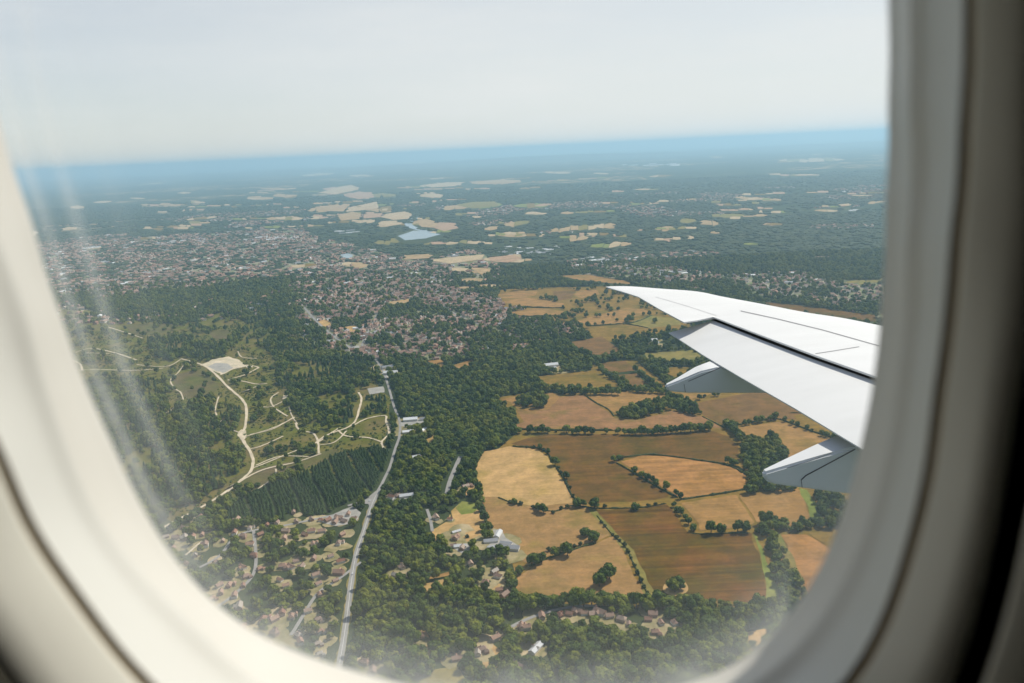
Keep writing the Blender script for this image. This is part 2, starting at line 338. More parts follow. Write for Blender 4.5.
# paths and roads as centre lines with a width in metres
TRACKS = [
    (5.5, A5([(480, 235), (550, 255), (590, 280), (640, 330), (690, 375), (705, 410), (700, 470), (685, 495), (700, 525), (725, 570), (722, 615), (680, 655), (635, 683)]) + B1([(400, 100), (330, 150), (220, 210), (120, 265)])),
    (4.5, A5([(110, 275), (200, 273), (330, 275), (420, 268)])),
    (4.5, A5([(225, 125), (290, 145), (350, 165)])), (3.5, A5([(150, 215), (240, 218)])),
    (3, A5([(470, 285), (445, 310), (465, 340), (480, 350), (490, 375)])),
    (5, A5([(650, 305), (700, 290), (735, 272), (745, 265), (715, 258), (680, 258)])),
    (4.5, A5([(640, 308), (690, 312), (740, 322), (775, 320)])),
    (3.5, A5([(705, 500), (800, 470), (870, 435)])),
    (3.5, A5([(725, 610), (800, 580), (860, 555), (950, 520), (985, 495), (1024, 470)])),
    (4, A6([(155, 455), (170, 480), (215, 490), (232, 520), (235, 560)])),
    (4.5, A6([(225, 522), (265, 495), (350, 460), (375, 400), (380, 370), (370, 350)])),
    (4, A6([(350, 465), (400, 440), (460, 430), (465, 450), (475, 490), (450, 520), (460, 545)])),
    (3, A5([(740, 683), (800, 640), (805, 612)])), (3, A6([(0, 495), (80, 475), (150, 435)])),
    (3, A6([(20, 600), (100, 570), (200, 570)])), (3, B1([(250, 310), (300, 268)])), (3, B1([(315, 345), (350, 325)])),
    (4, A5([(690, 350), (740, 330)])), (4.5, A5([(105, 222), (170, 200), (250, 214), (330, 240)])), (5, A5([(100, 238), (135, 252), (145, 276)])), (3.5, A5([(330, 256), (430, 262), (480, 238)])),
    (3.5, A5([(845, 432), (800, 402), (788, 372), (815, 350)])), (3.5, A5([(715, 545), (760, 532), (830, 500)])), (4, A5([(640, 690), (700, 645), (770, 612), (870, 590), (960, 560)])), (3, A5([(500, 245), (470, 285)])),
    (3, A5([(560, 380), (520, 400), (470, 395), (430, 420), (330, 425)])), (3, A5([(690, 490), (640, 470), (600, 420), (610, 365)])), (3.5, A6([(300, 480), (330, 500), (400, 505), (450, 520)])), (3, A6([(20, 395), (70, 400), (130, 372)])), (3, A6([(330, 482), (290, 520), (240, 530)])), (3, A5([(675, 210), (690, 230), (740, 235)])), (2.5, A5([(880, 460), (860, 430), (850, 400)])),
]
ROADS = [
    (7.0, [(336, 690), (339, 668), (343, 645), (348, 610), (351, 586), (356, 556), (365, 528), (372, 505), (378, 492)]),
    (5.0, [(378, 492), (384, 480), (390, 467), (395, 450)] + A6([(510, 500), (511, 450), (492, 400), (478, 350), (466, 310), (455, 280), (430, 240), (390, 200), (385, 180), (410, 130), (440, 70)])),
    (6, B2([(140, 165), (180, 153), (215, 140), (237, 108)])),
    (7, B2([(470, 20), (460, 42), (440, 90), (430, 130)])), (4.5, B2([(372, 175), (382, 205), (388, 240)])),
    (5, B2([(620, 520), (660, 500), (730, 475), (800, 462), (880, 458)])),
    (5, [(120, 560), (170, 575), (215, 560), (240, 535), (290, 525), (350, 512)]), (4.5, B1([(450, 235), (455, 350), (400, 420), (330, 470)])),
    (4.5, B1([(560, 545), (600, 480), (640, 420), (700, 380), (765, 330)])),
    (8, A6([(185, 60), (240, 120), (330, 190), (390, 200)])), (7, A6([(560, 90), (640, 60), (760, 110), (900, 160)])),
]

# ------------------------------------------------------------------ numeric helpers
def inside(poly, X, Y):
    p = np.array(poly); res = np.zeros(X.shape, bool); j = len(p) - 1
    mnx, mny = p.min(0); mxx, mxy = p.max(0)
    box = (X >= mnx) & (X <= mxx) & (Y >= mny) & (Y <= mxy)
    if not box.any(): return res
    x = X[box]; y = Y[box]; r = np.zeros(x.shape, bool)
    for i in range(len(p)):
        xi, yi = p[i]; xj, yj = p[j]
        if yi != yj:
            r ^= ((yi > y) != (yj > y)) & (x < (xj - xi) * (y - yi) / (yj - yi) + xi)
        j = i
    res[box] = r; return res
def vnoise(X, Y, s, seed=0):
    x = X / s + seed * 17.3; y = Y / s + seed * 9.1
    xi = np.floor(x).astype(np.int64); yi = np.floor(y).astype(np.int64); fx = x - xi; fy = y - yi
    fx = fx * fx * (3 - 2 * fx); fy = fy * fy * (3 - 2 * fy)
    def h(a, b):
        n = (a * 374761393 + b * 668265263 + seed * 1442695) & 0x7fffffff
        n = ((n ^ (n >> 13)) * 1274126177) & 0x7fffffff
        return ((n ^ (n >> 16)) & 0xffff) / 65535.0
    return (h(xi, yi) * (1 - fx) + h(xi + 1, yi) * fx) * (1 - fy) + (h(xi, yi + 1) * (1 - fx) + h(xi + 1, yi + 1) * fx) * fy
def near_line(pts, X, Y, w):
    res = np.zeros(X.shape, bool)
    for (ax, ay), (bx, by) in zip(pts, pts[1:]):
        dx, dy = bx - ax, by - ay; l2 = dx * dx + dy * dy + 1e-9
        t = np.clip(((X - ax) * dx + (Y - ay) * dy) / l2, 0, 1)
        res |= (X - ax - t * dx) ** 2 + (Y - ay - t * dy) ** 2 < w * w
    return res
def smooth_line(pts, n=6):
    p = [Vector((*a, 0)) for a in pts]; out = []
    for i in range(len(p) - 1):
        a, b, c, d = p[max(i - 1, 0)], p[i], p[i + 1], p[min(i + 2, len(p) - 1)]
        for k in range(n):
            t = k / n
            q = .5 * ((2 * b) + (c - a) * t + (2 * a - 5 * b + 4 * c - d) * t * t + (3 * b - a - 3 * c + d) * t ** 3)
            out.append((q.x, q.y))
    out.append(tuple(pts[-1])); return out
def rough_poly(pts, seed, amp=2.2, step=16.0):
    """field edges wander a little"""
    rr = random.Random(seed); out = []
    for i in range(len(pts)):
        a = pts[i]; b = pts[(i + 1) % len(pts)]
        l = math.dist(a, b); n = max(1, min(14, int(l / step)))
        for k in range(n):
            t = k / n; out.append((a[0] + (b[0] - a[0]) * t + rr.uniform(-amp, amp), a[1] + (b[1] - a[1]) * t + rr.uniform(-amp, amp)))
    return out

# ------------------------------------------------------------------ the ground and its sheets
S = 100000.0
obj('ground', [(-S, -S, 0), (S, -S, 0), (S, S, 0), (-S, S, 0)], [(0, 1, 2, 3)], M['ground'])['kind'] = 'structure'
from mathutils.geometry import tessellate_polygon
def sheet(name, poly, z, mat):
    vs = [Vector((x, y, z)) for x, y in poly]
    tri = tessellate_polygon([vs])
    up = []
    for t in tri:
        a, b, c = (vs[i] for i in t)
        up.append(tuple(t) if (b - a).cross(c - a).z > 0 else (t[0], t[2], t[1]))
    o = obj(name, vs, up, mat); o['kind'] = 'structure'; return o
def ribbon(name, pts, w, z, mat, wob=0.0, seed=0):
    rr = random.Random(seed); vs = []; fs = []
    for i, p in enumerate(pts):
        a = pts[max(i - 1, 0)]; b = pts[min(i + 1, len(pts) - 1)]
        d = Vector((b[0] - a[0], b[1] - a[1])).normalized(); n = Vector((-d.y, d.x))
        w1 = w / 2 * (1 + rr.uniform(-wob, wob)); w2 = w / 2 * (1 + rr.uniform(-wob, wob))
        vs += [(p[0] - n.x * w1, p[1] - n.y * w1, z), (p[0] + n.x * w2, p[1] + n.y * w2, z)]
        if i: fs.append((2 * i - 2, 2 * i, 2 * i + 1, 2 * i - 1)) if False else fs.append((2 * i - 2, 2 * i - 1, 2 * i + 1, 2 * i))
    fs = [tuple(reversed(f)) for f in fs]
    o = obj(name, vs, fs, mat); o['kind'] = 'structure'; return o

heath_g = [GP(p) for p in HEATH]; heather_g = [GP(p) for p in HEATHER]; hw_g = [GP(p) for p in HEATHWOOD]
plant_g = GP(PLANTATION); vil_g = [GP(p) for p in VILLAGE]; town_g = [GP(p) for p in TOWN]
for i, p in enumerate(heath_g): sheet('heath_ground', rough_poly(p, 900 + i, 6, 40), .08, M['heath'])
for i, p in enumerate(heather_g): sheet('heath_ground', rough_poly(p, 920 + i, 9, 30), .14 + .01 * i, M['heather'])
for i, p in enumerate(town_g): sheet('town_ground', rough_poly(p, 940 + i, 12, 60), .09 + .01 * i, M['townland'])
mid_g = GP([(498, 290), (520, 288), (610, 286), (692, 316), (692, 330), (600, 343), (578, 328), (545, 318), (500, 311)])
sheet('field', rough_poly(mid_g, 951, 8, 60), .17, M['olive'])
farm_g = GP(FARM); copse_g = [GP(p) for p in COPSE]
sheet('field', rough_poly(farm_g, 950, 3, 40), .16, M['olive'])
field_g = []
for i, (nm, mt, px) in enumerate(FIELDS):
    g = rough_poly(GP(px), i); field_g.append(g)
    sheet(nm, g, .22 + .012 * i, M[mt])
# pale ring round the pond copse
ring = []
c0 = D_([(545, 455)])[0]
for k in range(28):
    a = k / 28 * 2 * math.pi; ring.append(G(c0[0] + 12.5 * math.cos(a) * (1 + .08 * math.sin(3 * a)), c0[1] + 9 * math.sin(a) + 1))
sheet('field', ring, .95, M['pale'])
# sand bowl and its grey water
sheet('sand_ground', rough_poly(GP(A5([(548, 258), (590, 238), (640, 228), (680, 240), (705, 262), (660, 272), (620, 290), (595, 278)])), 3, 3), .9, M['sand'])
sheet('water', rough_poly(GP(A5([(575, 262), (600, 250), (640, 252), (660, 266), (625, 284), (598, 276)])), 4, 2), .93, M['yard'])
for k, (x, y, rx, ry) in enumerate([(160, 81, 28, 14), (872, 330, 18, 10), (945, 326, 14, 9), (840, 372, 14, 16), (690, 495, 14, 18), (895, 340, 10, 8), (715, 262, 10, 5)]):
    sheet('sand_ground', rough_poly(GP(A5([(x + rx * math.cos(a), y + ry * math.sin(a)) for a in np.linspace(0, 6.28, 9)[:-1]])), 30 + k, 3), .91 + .002 * k, M['sand'])
trk_g = []
for i, (w, p) in enumerate(TRACKS):
    g = smooth_line(GP(p)); trk_g.append((w, g)); ribbon('path', g, w, 1.0 + .004 * i, M['track'], .25, i)
road_g = []
for i, (w, p) in enumerate(ROADS):
    g = smooth_line(GP(p)); road_g.append((w, g)); ribbon('road', g, w, 1.06 + .006 * i, M['road'], .05, i)
road_verge = ribbon('path', road_g[0][1], 9.5, 1.03, M['grassy'], .3, 77)
ribbon('road_marking', road_g[0][1], .35, 1.14, M['line'])
sheet('pavement', GP(B2([(165, 158), (190, 148), (222, 122), (236, 112), (228, 140), (216, 165), (206, 172), (200, 160)])), 1.13, M['road'])
YARDS = [A6([(400, 338), (455, 330), (460, 350), (410, 358)]), A6([(508, 454), (590, 438), (622, 444), (612, 458), (565, 470), (514, 466)]),
         E_([(375, 470), (440, 400), (430, 345), (490, 340), (520, 400), (600, 450), (605, 495), (480, 490)]), B2([(255, 140), (300, 128), (320, 142), (290, 152), (260, 150)]),
         E_([(130, 440), (270, 440), (280, 490), (220, 510), (160, 470)]), B1([(655, 215), (660, 200), (740, 165), (765, 185), (750, 215), (690, 225)]),
         A6([(450, 284), (500, 280), (505, 296), (460, 300)]), A6([(330, 195), (370, 190), (378, 210), (345, 208)]),
         A6([(230, 108), (260, 100), (290, 125), (260, 135)]), A6([(318, 128), (360, 122), (375, 145), (335, 152)]), A6([(470, 42), (550, 30), (545, 48), (500, 55)])]
yard_g = [GP(p) for p in YARDS]
for i, g in enumerate(yard_g): sheet('pavement', rough_poly(g, 60 + i, 1.0), .94 + .004 * i, M['yard'] if i < 8 else M['pale'])

# distant fields, pale streaks seen almost edge on, and far water
FAR = {
    (250, 120): [(310, 235, 60, 9, 't'), (270, 300, 70, 12, 't'), (370, 258, 50, 12, 'p'), (340, 328, 40, 11, 't'), (395, 345, 35, 7, 'p'), (440, 305, 45, 11, 't'), (505, 327, 40, 13, 't'), (480, 355, 45, 8, 'p'), (590, 352, 40, 12, 't'), (660, 362, 45, 14, 't'), (620, 258, 40, 9, 't'), (650, 222, 70, 8, 'p'), (840, 212, 85, 8, 't'), (470, 415, 50, 10, 'o'), (800, 290, 60, 11, 'g'), (690, 300, 60, 8, 't'), (915, 353, 42, 10, 't'), (890, 392, 50, 10, 't'), (825, 368, 25, 9, 't'), (650, 420, 60, 7, 'p'), (770, 420, 60, 8, 'p'), (575, 467, 50, 7, 't'), (360, 497, 45, 11, 't'), (690, 478, 90, 10, 'o'), (860, 475, 60, 10, 'p'), (760, 548, 40, 8, 't'), (790, 515, 40, 8, 't'), (820, 567, 40, 7, 't'), (120, 260, 40, 8, 't'), (115, 335, 60, 7, 't'), (220, 332, 50, 7, 'p'), (170, 498, 60, 7, 'p'), (20, 270, 30, 6, 'p'), (715, 512, 30, 6, 't'), (510, 625, 40, 9, 't'), (380, 190, 40, 4, 'p'), (230, 186, 55, 5, 'p'), (40, 182, 30, 4, 'p'), (560, 146, 40, 3, 'p'), (960, 292, 60, 9, 'g'), (460, 255, 40, 9, 'o'), (740, 572, 30, 8, 't'), (910, 480, 60, 7, 'p')],
    (500, 120): [(30, 210, 40, 7, 't'), (195, 180, 45, 5, 'p'), (740, 127, 22, 4, 'p'), (990, 142, 45, 5, 'p'), (60, 353, 45, 11, 't'), (40, 392, 45, 10, 't'), (250, 372, 80, 11, 't'), (370, 362, 50, 11, 't'), (230, 405, 70, 12, 't'), (380, 428, 70, 11, 'g'), (560, 368, 32, 11, 't'), (715, 350, 35, 13, 't'), (880, 268, 80, 7, 't'), (780, 325, 60, 8, 'o'), (735, 385, 20, 5, 't'), (890, 325, 25, 7, 't'), (120, 320, 40, 6, 'p'), (230, 318, 25, 5, 't'), (850, 423, 30, 5, 'g'), (550, 190, 40, 4, 'p'), (500, 237, 40, 3, 'p'), (40, 470, 40, 11, 'p'), (150, 290, 30, 6, 'g'), (105, 232, 40, 4, 'p'), (640, 345, 30, 12, 'o'), (925, 355, 30, 6, 'p'), (345, 183, 25, 4, 'p')],
    (750, 120): [(210, 138, 110, 7, 'p'), (385, 284, 80, 6, 't'), (85, 355, 30, 5, 'p'), (250, 470, 30, 5, 't'), (400, 552, 70, 9, 'o'), (150, 187, 90, 4, 'p'), (260, 310, 40, 4, 'p'), (385, 258, 40, 3, 'p')],
    (0, 120): [(235, 373, 28, 9, 't'), (470, 268, 25, 4, 'p'), (560, 290, 80, 5, 't'), (660, 282, 50, 6, 't'), (690, 335, 55, 5, 'p'), (660, 352, 60, 5, 't'), (890, 265, 45, 6, 't'), (960, 262, 55, 7, 't'), (990, 337, 50, 7, 'p'), (300, 660, 28, 9, 's'), (320, 437, 35, 4, 'p'), (880, 185, 60, 3, 'p'), (520, 218, 40, 3, 'p'), (950, 235, 60, 4, 't'), (350, 280, 30, 4, 'p'), (265, 300, 25, 6, 'p'), (120, 385, 14, 8, 's'), (630, 250, 24, 4, 'p')],
}
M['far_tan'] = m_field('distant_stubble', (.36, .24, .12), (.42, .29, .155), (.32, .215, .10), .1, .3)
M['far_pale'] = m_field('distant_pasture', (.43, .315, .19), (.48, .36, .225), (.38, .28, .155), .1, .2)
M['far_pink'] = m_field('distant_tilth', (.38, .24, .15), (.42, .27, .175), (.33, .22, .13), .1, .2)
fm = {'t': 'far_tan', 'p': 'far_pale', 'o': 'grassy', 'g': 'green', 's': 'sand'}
far_g = []; far_px = []; rr = random.Random(5); nz = 0
for (x0, y0), lst in FAR.items():
    for (x, y, rx, ry, k) in lst:
        n = max(1, int(rx / 16)); xs_ = [-1.0]
        for j in range(n - 1): xs_.append(-1 + 2 * (j + 1 + rr.uniform(-.3, .3)) / n)
        xs_.append(1.0); sl = rr.uniform(-.10, .04)
        for j in range(n):
            if n > 2 and rr.random() < .12: continue
            xa, xb = xs_[j], xs_[j + 1] - rr.choice([0, .02, .06, .15]) / max(n, 1)
            env = lambda q: math.sqrt(max(.15, 1 - (abs(q) ** 2.2)))
            lean = rr.uniform(-.22, .22); pp = []
            oy = rr.uniform(-.3, .3)
            for (q, sg) in ((xa, -1), ((xa + xb) / 2 + rr.uniform(-.1, .1), -1), (xb, -1), (xb, 1), ((xa + xb) / 2 + rr.uniform(-.1, .1), 1), (xa, 1)):
                yy = sg * env(q) * rr.uniform(.45, 1.1) + oy
                pp.append((x0 + (x + rx * q + lean * sg * rx * .3) * .293, y0 + (y + ry * yy + sl * rx * q) * .293))
            g = GP(pp); far_g.append(g); far_px.append(pp); nz += 1
            kk = fm[k] if rr.random() < .68 else rr.choice(['far_tan', 'far_pale', 'olive', 'far_pink', 'grassy'])
            sheet('field', g, .5 + .006 * nz, M[kk])
for k_, (mt_, pp) in enumerate([('far_pale', [(230, 250), (300, 229), (345, 222), (375, 232), (350, 243), (290, 253)]), ('far_pink', [(320, 256), (372, 244), (415, 250), (425, 264), (370, 271)]),
        ('far_tan', [(220, 297), (300, 289), (332, 299), (318, 313), (262, 311)]), ('far_pale', [(336, 299), (402, 285), (432, 279), (440, 300), (382, 309), (326, 314)]), ('olive', [(444, 298), (480, 293), (487, 309), (448, 318)]),
        ('far_tan', [(300, 327), (350, 313), (382, 322), (375, 338), (310, 344)]), ('far_pink', [(386, 322), (452, 318), (448, 332), (384, 337)]), ('far_pale', [(462, 321), (530, 312), (556, 322), (540, 338), (490, 342), (446, 332)]),
        ('far_tan', [(560, 345), (600, 338), (640, 349), (626, 368), (586, 366)]), ('far_pink', [(644, 350), (700, 352), (712, 370), (662, 380), (630, 370)]), ('far_pale', [(590, 222), (660, 214), (735, 212), (700, 226), (620, 231)]), ('far_tan', [(745, 211), (850, 204), (925, 205), (900, 216), (780, 220)]),
        ('far_pale', [(580, 262), (620, 248), (660, 256), (650, 266)]), ('grassy', [(700, 290), (760, 280), (840, 278), (850, 293), (760, 303)]), ('far_pale', [(440, 346), (500, 344), (520, 356), (470, 364), (436, 358)]), ('far_tan', [(526, 462), (620, 458), (622, 472), (530, 478)]),
        ('far_pale', [(605, 480), (700, 468), (800, 460), (790, 478), (680, 492)]), ('far_pink', [(815, 470), (900, 462), (930, 474), (880, 488), (820, 484)]), ('far_pale', [(690, 505), (745, 508), (740, 520), (690, 516)]), ('far_tan', [(750, 506), (800, 505), (826, 520), (790, 530)])]):
    pp = T(250, 120, .293, pp); g = GP(pp); far_g.append(g); far_px.append(pp); nz += 1
    sheet('field', g, 2.0 + .01 * k_, M[mt_])
BANDS = [(350, 206, 70, 9), (470, 224, 70, 8), (560, 238, 60, 7), (300, 195, 60, 6), (720, 214, 60, 8), (850, 158, 50, 4), (180, 205, 70, 7), (430, 187, 80, 5), (620, 205, 80, 10), (150, 235, 60, 8), (520, 182, 90, 4), (800, 200, 70, 8), (250, 225, 70, 9), (420, 205, 50, 9)]
for k_ in range(74):
    bx, by, sx_, sy_ = BANDS[k_ % len(BANDS)]
    px, py = rr.gauss(bx, sx_ * .6), rr.gauss(by, sy_ * .7)
    hz_y = 172 - (px - 20) * .0474
    if py < hz_y + 12: py = hz_y + rr.uniform(12, 24)
    if py > 262: continue
    sc_y = (py - hz_y) * .03; x = px
    for j in range(rr.randint(2, 6)):
        w_ = rr.uniform(3.5, 12); h1 = max(.5, sc_y * rr.uniform(.55, 1.2)); h2 = h1 * rr.uniform(.6, 1.2); ln = rr.uniform(-2, 2)
        if rr.random() < .82:
            dy_ = rr.uniform(-.3, .3) * sc_y; yy = py - (x - px) * .05 + dy_
            pp = [(x + ln * .4, yy - h1 / 2), (x + w_ * .5, yy - h1 * .55), (x + w_ + ln * .4, yy - h2 / 2), (x + w_ - ln * .3, yy + h2 / 2), (x + w_ * .45, yy + h1 * .5), (x - ln * .3, yy + h1 / 2)]
            g = GP(pp); far_g.append(g); far_px.append(pp); nz += 1
            sheet('field', g, .5 + .004 * nz, M[rr.choice(['far_tan', 'far_pink', 'far_pale', 'far_pale', 'far_pink', 'olive', 'grassy', 'green'])])
        x += w_ + rr.choice([.3, .6, 2.5])
water_g = [GP(T(250, 120, .293, [(505, 397), (560, 378), (610, 384), (652, 391), (600, 405), (530, 412)])),
           GP(T(250, 120, .293, [(300, 463), (335, 455), (352, 462), (345, 474), (310, 472)]))]
for i, g in enumerate(water_g): sheet('water', g, 2.3 + .05 * i, M['water'])
ribbon('water', smooth_line(GP(T(250, 120, .293, [(568, 313), (562, 335), (540, 352), (552, 366), (590, 378), (612, 384)]))), 55, 2.4, M['water'])
# low ridge on the horizon
vs = []; fs = []
NX, NY = 160, 6
for j in range(NY):
    for i in range(NX):
        x = -42000 + 84000 * i / (NX - 1); y = 30000 + j * 2600
        hgt = math.sin(math.pi * j / (NY - 1)) * (30 + 170 * max(0, mnoise.noise(Vector((x / 9000, j * .13, 3.1))) + .25) + 25 * mnoise.noise(Vector((x / 1500, j, 0))))
        vs.append((x, y + 1500 * mnoise.noise(Vector((x / 5000, 1, 2))), max(hgt, -0.5)))
for j in range(NY - 1):
    for i in range(NX - 1):
        a = j * NX + i; fs.append((a, a + 1, a + NX + 1, a + NX))
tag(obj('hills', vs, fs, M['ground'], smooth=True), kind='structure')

# ------------------------------------------------------------------ trees
import bmesh
def ico(sub):
    bm = bmesh.new(); bmesh.ops.create_icosphere(bm, subdivisions=sub, radius=1.0)
    bm.verts.ensure_lookup_table()
    v = [tuple(x.co) for x in bm.verts]; f = [tuple(x.index for x in q.verts) for q in bm.faces]; bm.free(); return v, f
ICO2 = ico(2); ICO1 = ico(1)
def crown_mesh(name, seed, w, h, base, lobes, leaves, mat, ic=ICO2, leafsize=1.0):
    """a broadleaf crown: a cluster of ragged lobes under a coat of leaf sprays; w = width, base..h = height range"""
    rr = random.Random(seed); V = []; Fc = []
    cz = (base + h) / 2; rz = (h - base) / 2
    blobs = [(0, 0, cz, w * .30, rz * .72)]
    for k in range(lobes):
        a = k / lobes * 6.283 * 1.618 * 2 + rr.uniform(-.4, .4); el = rr.uniform(-.75, .95)
        r = math.sqrt(max(0, 1 - el * el)) * w * .5 * rr.uniform(.52, .74)
        s = w * rr.uniform(.15, .25)
        blobs.append((r * math.cos(a), r * math.sin(a), cz + el * rz * .68, s, s * rr.uniform(.75, 1.05)))
    for (bx, by, bz, s, sz) in blobs:
        o = len(V); ph = rr.uniform(0, 50)
        for v in ic[0]:
            q = 1 + .30 * mnoise.noise(Vector((v[0] * 1.7 + ph, v[1] * 1.7, v[2] * 1.7))) + .16 * mnoise.noise(Vector((v[0] * 4 + ph, v[1] * 4, v[2] * 4)))
            V.append((bx + v[0] * s * q, by + v[1] * s * q, bz + v[2] * sz * q))
        Fc += [tuple(o + i for i in f) for f in ic[1]]
    for k in range(leaves):
        bx, by, bz, s, sz = rr.choice(blobs)
        d = Vector((rr.gauss(0, 1), rr.gauss(0, 1), rr.gauss(.25, 1))).normalized()
        p = Vector((bx + d.x * s * rr.uniform(.95, 1.28), by + d.y * s * rr.uniform(.95, 1.28), bz + d.z * sz * rr.uniform(.95, 1.28)))
        n = (d + Vector((rr.uniform(-.8, .8), rr.uniform(-.8, .8), rr.uniform(-.5, .9)))).normalized()
        u = n.orthogonal().normalized(); u.rotate(Matrix.Rotation(rr.uniform(0, 6.28), 3, n)); t = n.cross(u)
        q = leafsize * rr.uniform(.5, 1.15); o = len(V)
        V += [tuple(p + u * q), tuple(p + t * q * .7 + n * q * .2), tuple(p - u * q), tuple(p - t * q * .7 + n * q * .2)]
        Fc.append((o, o + 1, o + 2, o + 3))
    return mesh_of(name, V, Fc, mat)
def trunk_mesh(name, seed, h, r, spread):
    rr = random.Random(seed); V = []; Fc = []
    def tube(p, q, r0, r1, n=6):
        d = (q - p).normalized(); u = d.orthogonal().normalized(); t = d.cross(u); o = len(V)
        for c, rad in ((p, r0), (q, r1)):
            for k in range(n):
                a = k / n * 6.283; V.append(tuple(c + (u * math.cos(a) + t * math.sin(a)) * rad))
        for k in range(n): Fc.append((o + k, o + (k + 1) % n, o + n + (k + 1) % n, o + n + k))
    top = Vector((rr.uniform(-.4, .4), rr.uniform(-.4, .4), h * .45))
    tube(Vector((0, 0, -.3)), top, r * 1.25, r * .75)
    for k in range(5):
        a = k * 1.257 + rr.uniform(-.3, .3)
        tube(top - Vector((0, 0, rr.uniform(0, h * .12))), Vector((math.cos(a) * spread, math.sin(a) * spread, h * rr.uniform(.6, .78))), r * .5, r * .16, 5)
    tube(top, Vector((top.x, top.y, h * .85)), r * .7, r * .2)
    return mesh_of(name, V, Fc, M['bark'])
def conifer_mesh(name, seed, w, h, mat):
    rr = random.Random(seed); V = []; Fc = []; tiers = 8
    for t in range(tiers):
        z0 = h * (.12 + .86 * t / tiers); r = w / 2 * (1 - t / tiers) ** .85 + .25; dz = h / tiers * 1.5; n = 11
        o = len(V)
        for k in range(n):
            a = k / n * 6.283 + t * .7; q = r * rr.uniform(.7, 1.15)
            V.append((math.cos(a) * q, math.sin(a) * q, z0 - rr.uniform(0, .35) * dz))
        V.append((rr.uniform(-.1, .1), rr.uniform(-.1, .1), min(h, z0 + dz)))
        for k in range(n): Fc.append((o + k, o + (k + 1) % n, o + n))
    for k in range(150):
        t = rr.random() ** 1.4; z = h * (.1 + .85 * t); r = w / 2 * (1 - t) ** .85 + .2; a = rr.uniform(0, 6.28)
        p = Vector((math.cos(a) * r, math.sin(a) * r, z)); q = rr.uniform(.35, .8); o = len(V)
        d = Vector((math.cos(a), math.sin(a), -.3)); u = Vector((-math.sin(a), math.cos(a), 0))
        V += [tuple(p + d * q), tuple(p + u * q * .6), tuple(p - d * q * .6 + Vector((0, 0, .5 * q))), tuple(p - u * q * .6)]
        Fc.append((o, o + 1, o + 2, o + 3))
    return mesh_of(name, V, Fc, mat)

TREES = []
for k, (w, h, b) in enumerate([(13, 13, 2.2), (12, 15, 2.6), (14, 12, 2.0), (11, 13, 1.8), (13.5, 14, 2.4)]):
    TREES.append((crown_mesh('crown', 20 + k, w, h, b, 13, 420, M['leaf'], ICO2, .95), trunk_mesh('trunk', 40 + k, h, .5, w * .25)))
SHRUB = [(crown_mesh('crown', 60 + k, 7, 5.0, .3, 8, 150, M['shrub'], ICO1, .6), trunk_mesh('trunk', 70 + k, 4, .18, 1.2)) for k in range(2)]
CONIF = [conifer_mesh('crown', 80 + k, 7.5, 15, M['needle']) for k in range(3)]
M['leaf_dimmed'] = m_foliage('far_leaves_dimmed', (.022, .040, .010), (.036, .056, .014), (.066, .08, .022))  # leaf colours darkened for far clumps, putting the distant dimness into the colour
CLUMP = [crown_mesh('clump', 90 + k, 34, 15, -2, 22, 170, M['leaf_dimmed'], ICO1, 1.9) for k in range(3)]
GORSE = [crown_mesh('gorse', 95 + k, 6, 3.0, -.2, 7, 60, M['gorse'], ICO1, .6) for k in range(2)]

ORD = ['first', 'second', 'third', 'fourth', 'fifth', 'sixth', 'seventh', 'eighth', 'ninth', 'tenth', 'eleventh', 'twelfth', 'thirteenth', 'fourteenth', 'fifteenth', 'sixteenth', 'seventeenth', 'eighteenth', 'nineteenth', 'twentieth'] + ['twenty ' + a for a in ('first', 'second', 'third', 'fourth', 'fifth', 'sixth', 'seventh', 'eighth', 'ninth')] + ['thirtieth'] + ['thirty ' + a for a in ('first', 'second', 'third', 'fourth', 'fifth', 'sixth', 'seventh', 'eighth', 'ninth')] + ['fortieth'] + ['forty ' + a for a in ('first', 'second', 'third', 'fourth', 'fifth', 'sixth', 'seventh', 'eighth', 'ninth')] + ['fiftieth'] + ['fifty ' + a for a in ('first', 'second', 'third', 'fourth', 'fifth', 'sixth', 'seventh', 'eighth', 'ninth')] + ['sixtieth'] + ['sixty ' + a for a in ('first', 'second', 'third', 'fourth', 'fifth', 'sixth', 'seventh', 'eighth', 'ninth')] + [w for t_, u_ in (('seventieth', 'seventy'), ('eightieth', 'eighty'), ('ninetieth', 'ninety')) for w in [t_] + [u_ + ' ' + a for a in ('first', 'second', 'third', 'fourth', 'fifth', 'sixth', 'seventh', 'eighth', 'ninth')]]
tree_xy = []
def plant_tree(px, py, size, label, group, kind='tree'):
    """size = crown width in metres; the trunk stands where the pixel meets the ground"""
    x, y = G(px, py); pool = TREES if kind == 'tree' else SHRUB
    nm = 'tree' if kind == 'tree' else 'shrub'
    cm, tm = random.choice(pool); w = 13.0 if kind == 'tree' else 7.0
    r = empty(nm, (x, y, 0), random.uniform(0, 6.28)); s = size / w
    s *= 1.14
    r.scale = (s * random.uniform(.92, 1.1), s * random.uniform(.92, 1.1), s * random.uniform(.9, 1.2))
    link('trunk', tm, r); link('crown', cm, r)
    tag(r, label, nm, group); tree_xy.append((x, y, size)); return r
def row(pts, what, where, group, smax=11, kind='tree', end='left'):
    """pts: (px, py[, size]) in order from the left end"""
    pts = sorted(pts, key=lambda q: q[0]); n = len(pts)
    for i, p in enumerate(pts):
        size = p[2] if len(p) > 2 else smax * random.uniform(.8, 1.15)
        k = 'shrub' if (len(p) > 2 and p[2] < 7.5) or kind == 'shrub' else 'tree'
        w = what.replace('tree', k)
        lab = f"{w} {where}" if n == 1 else f"{w}, {ORD[i]} from {end} {where}"
        plant_tree(p[0], p[1], size, lab, group, k)
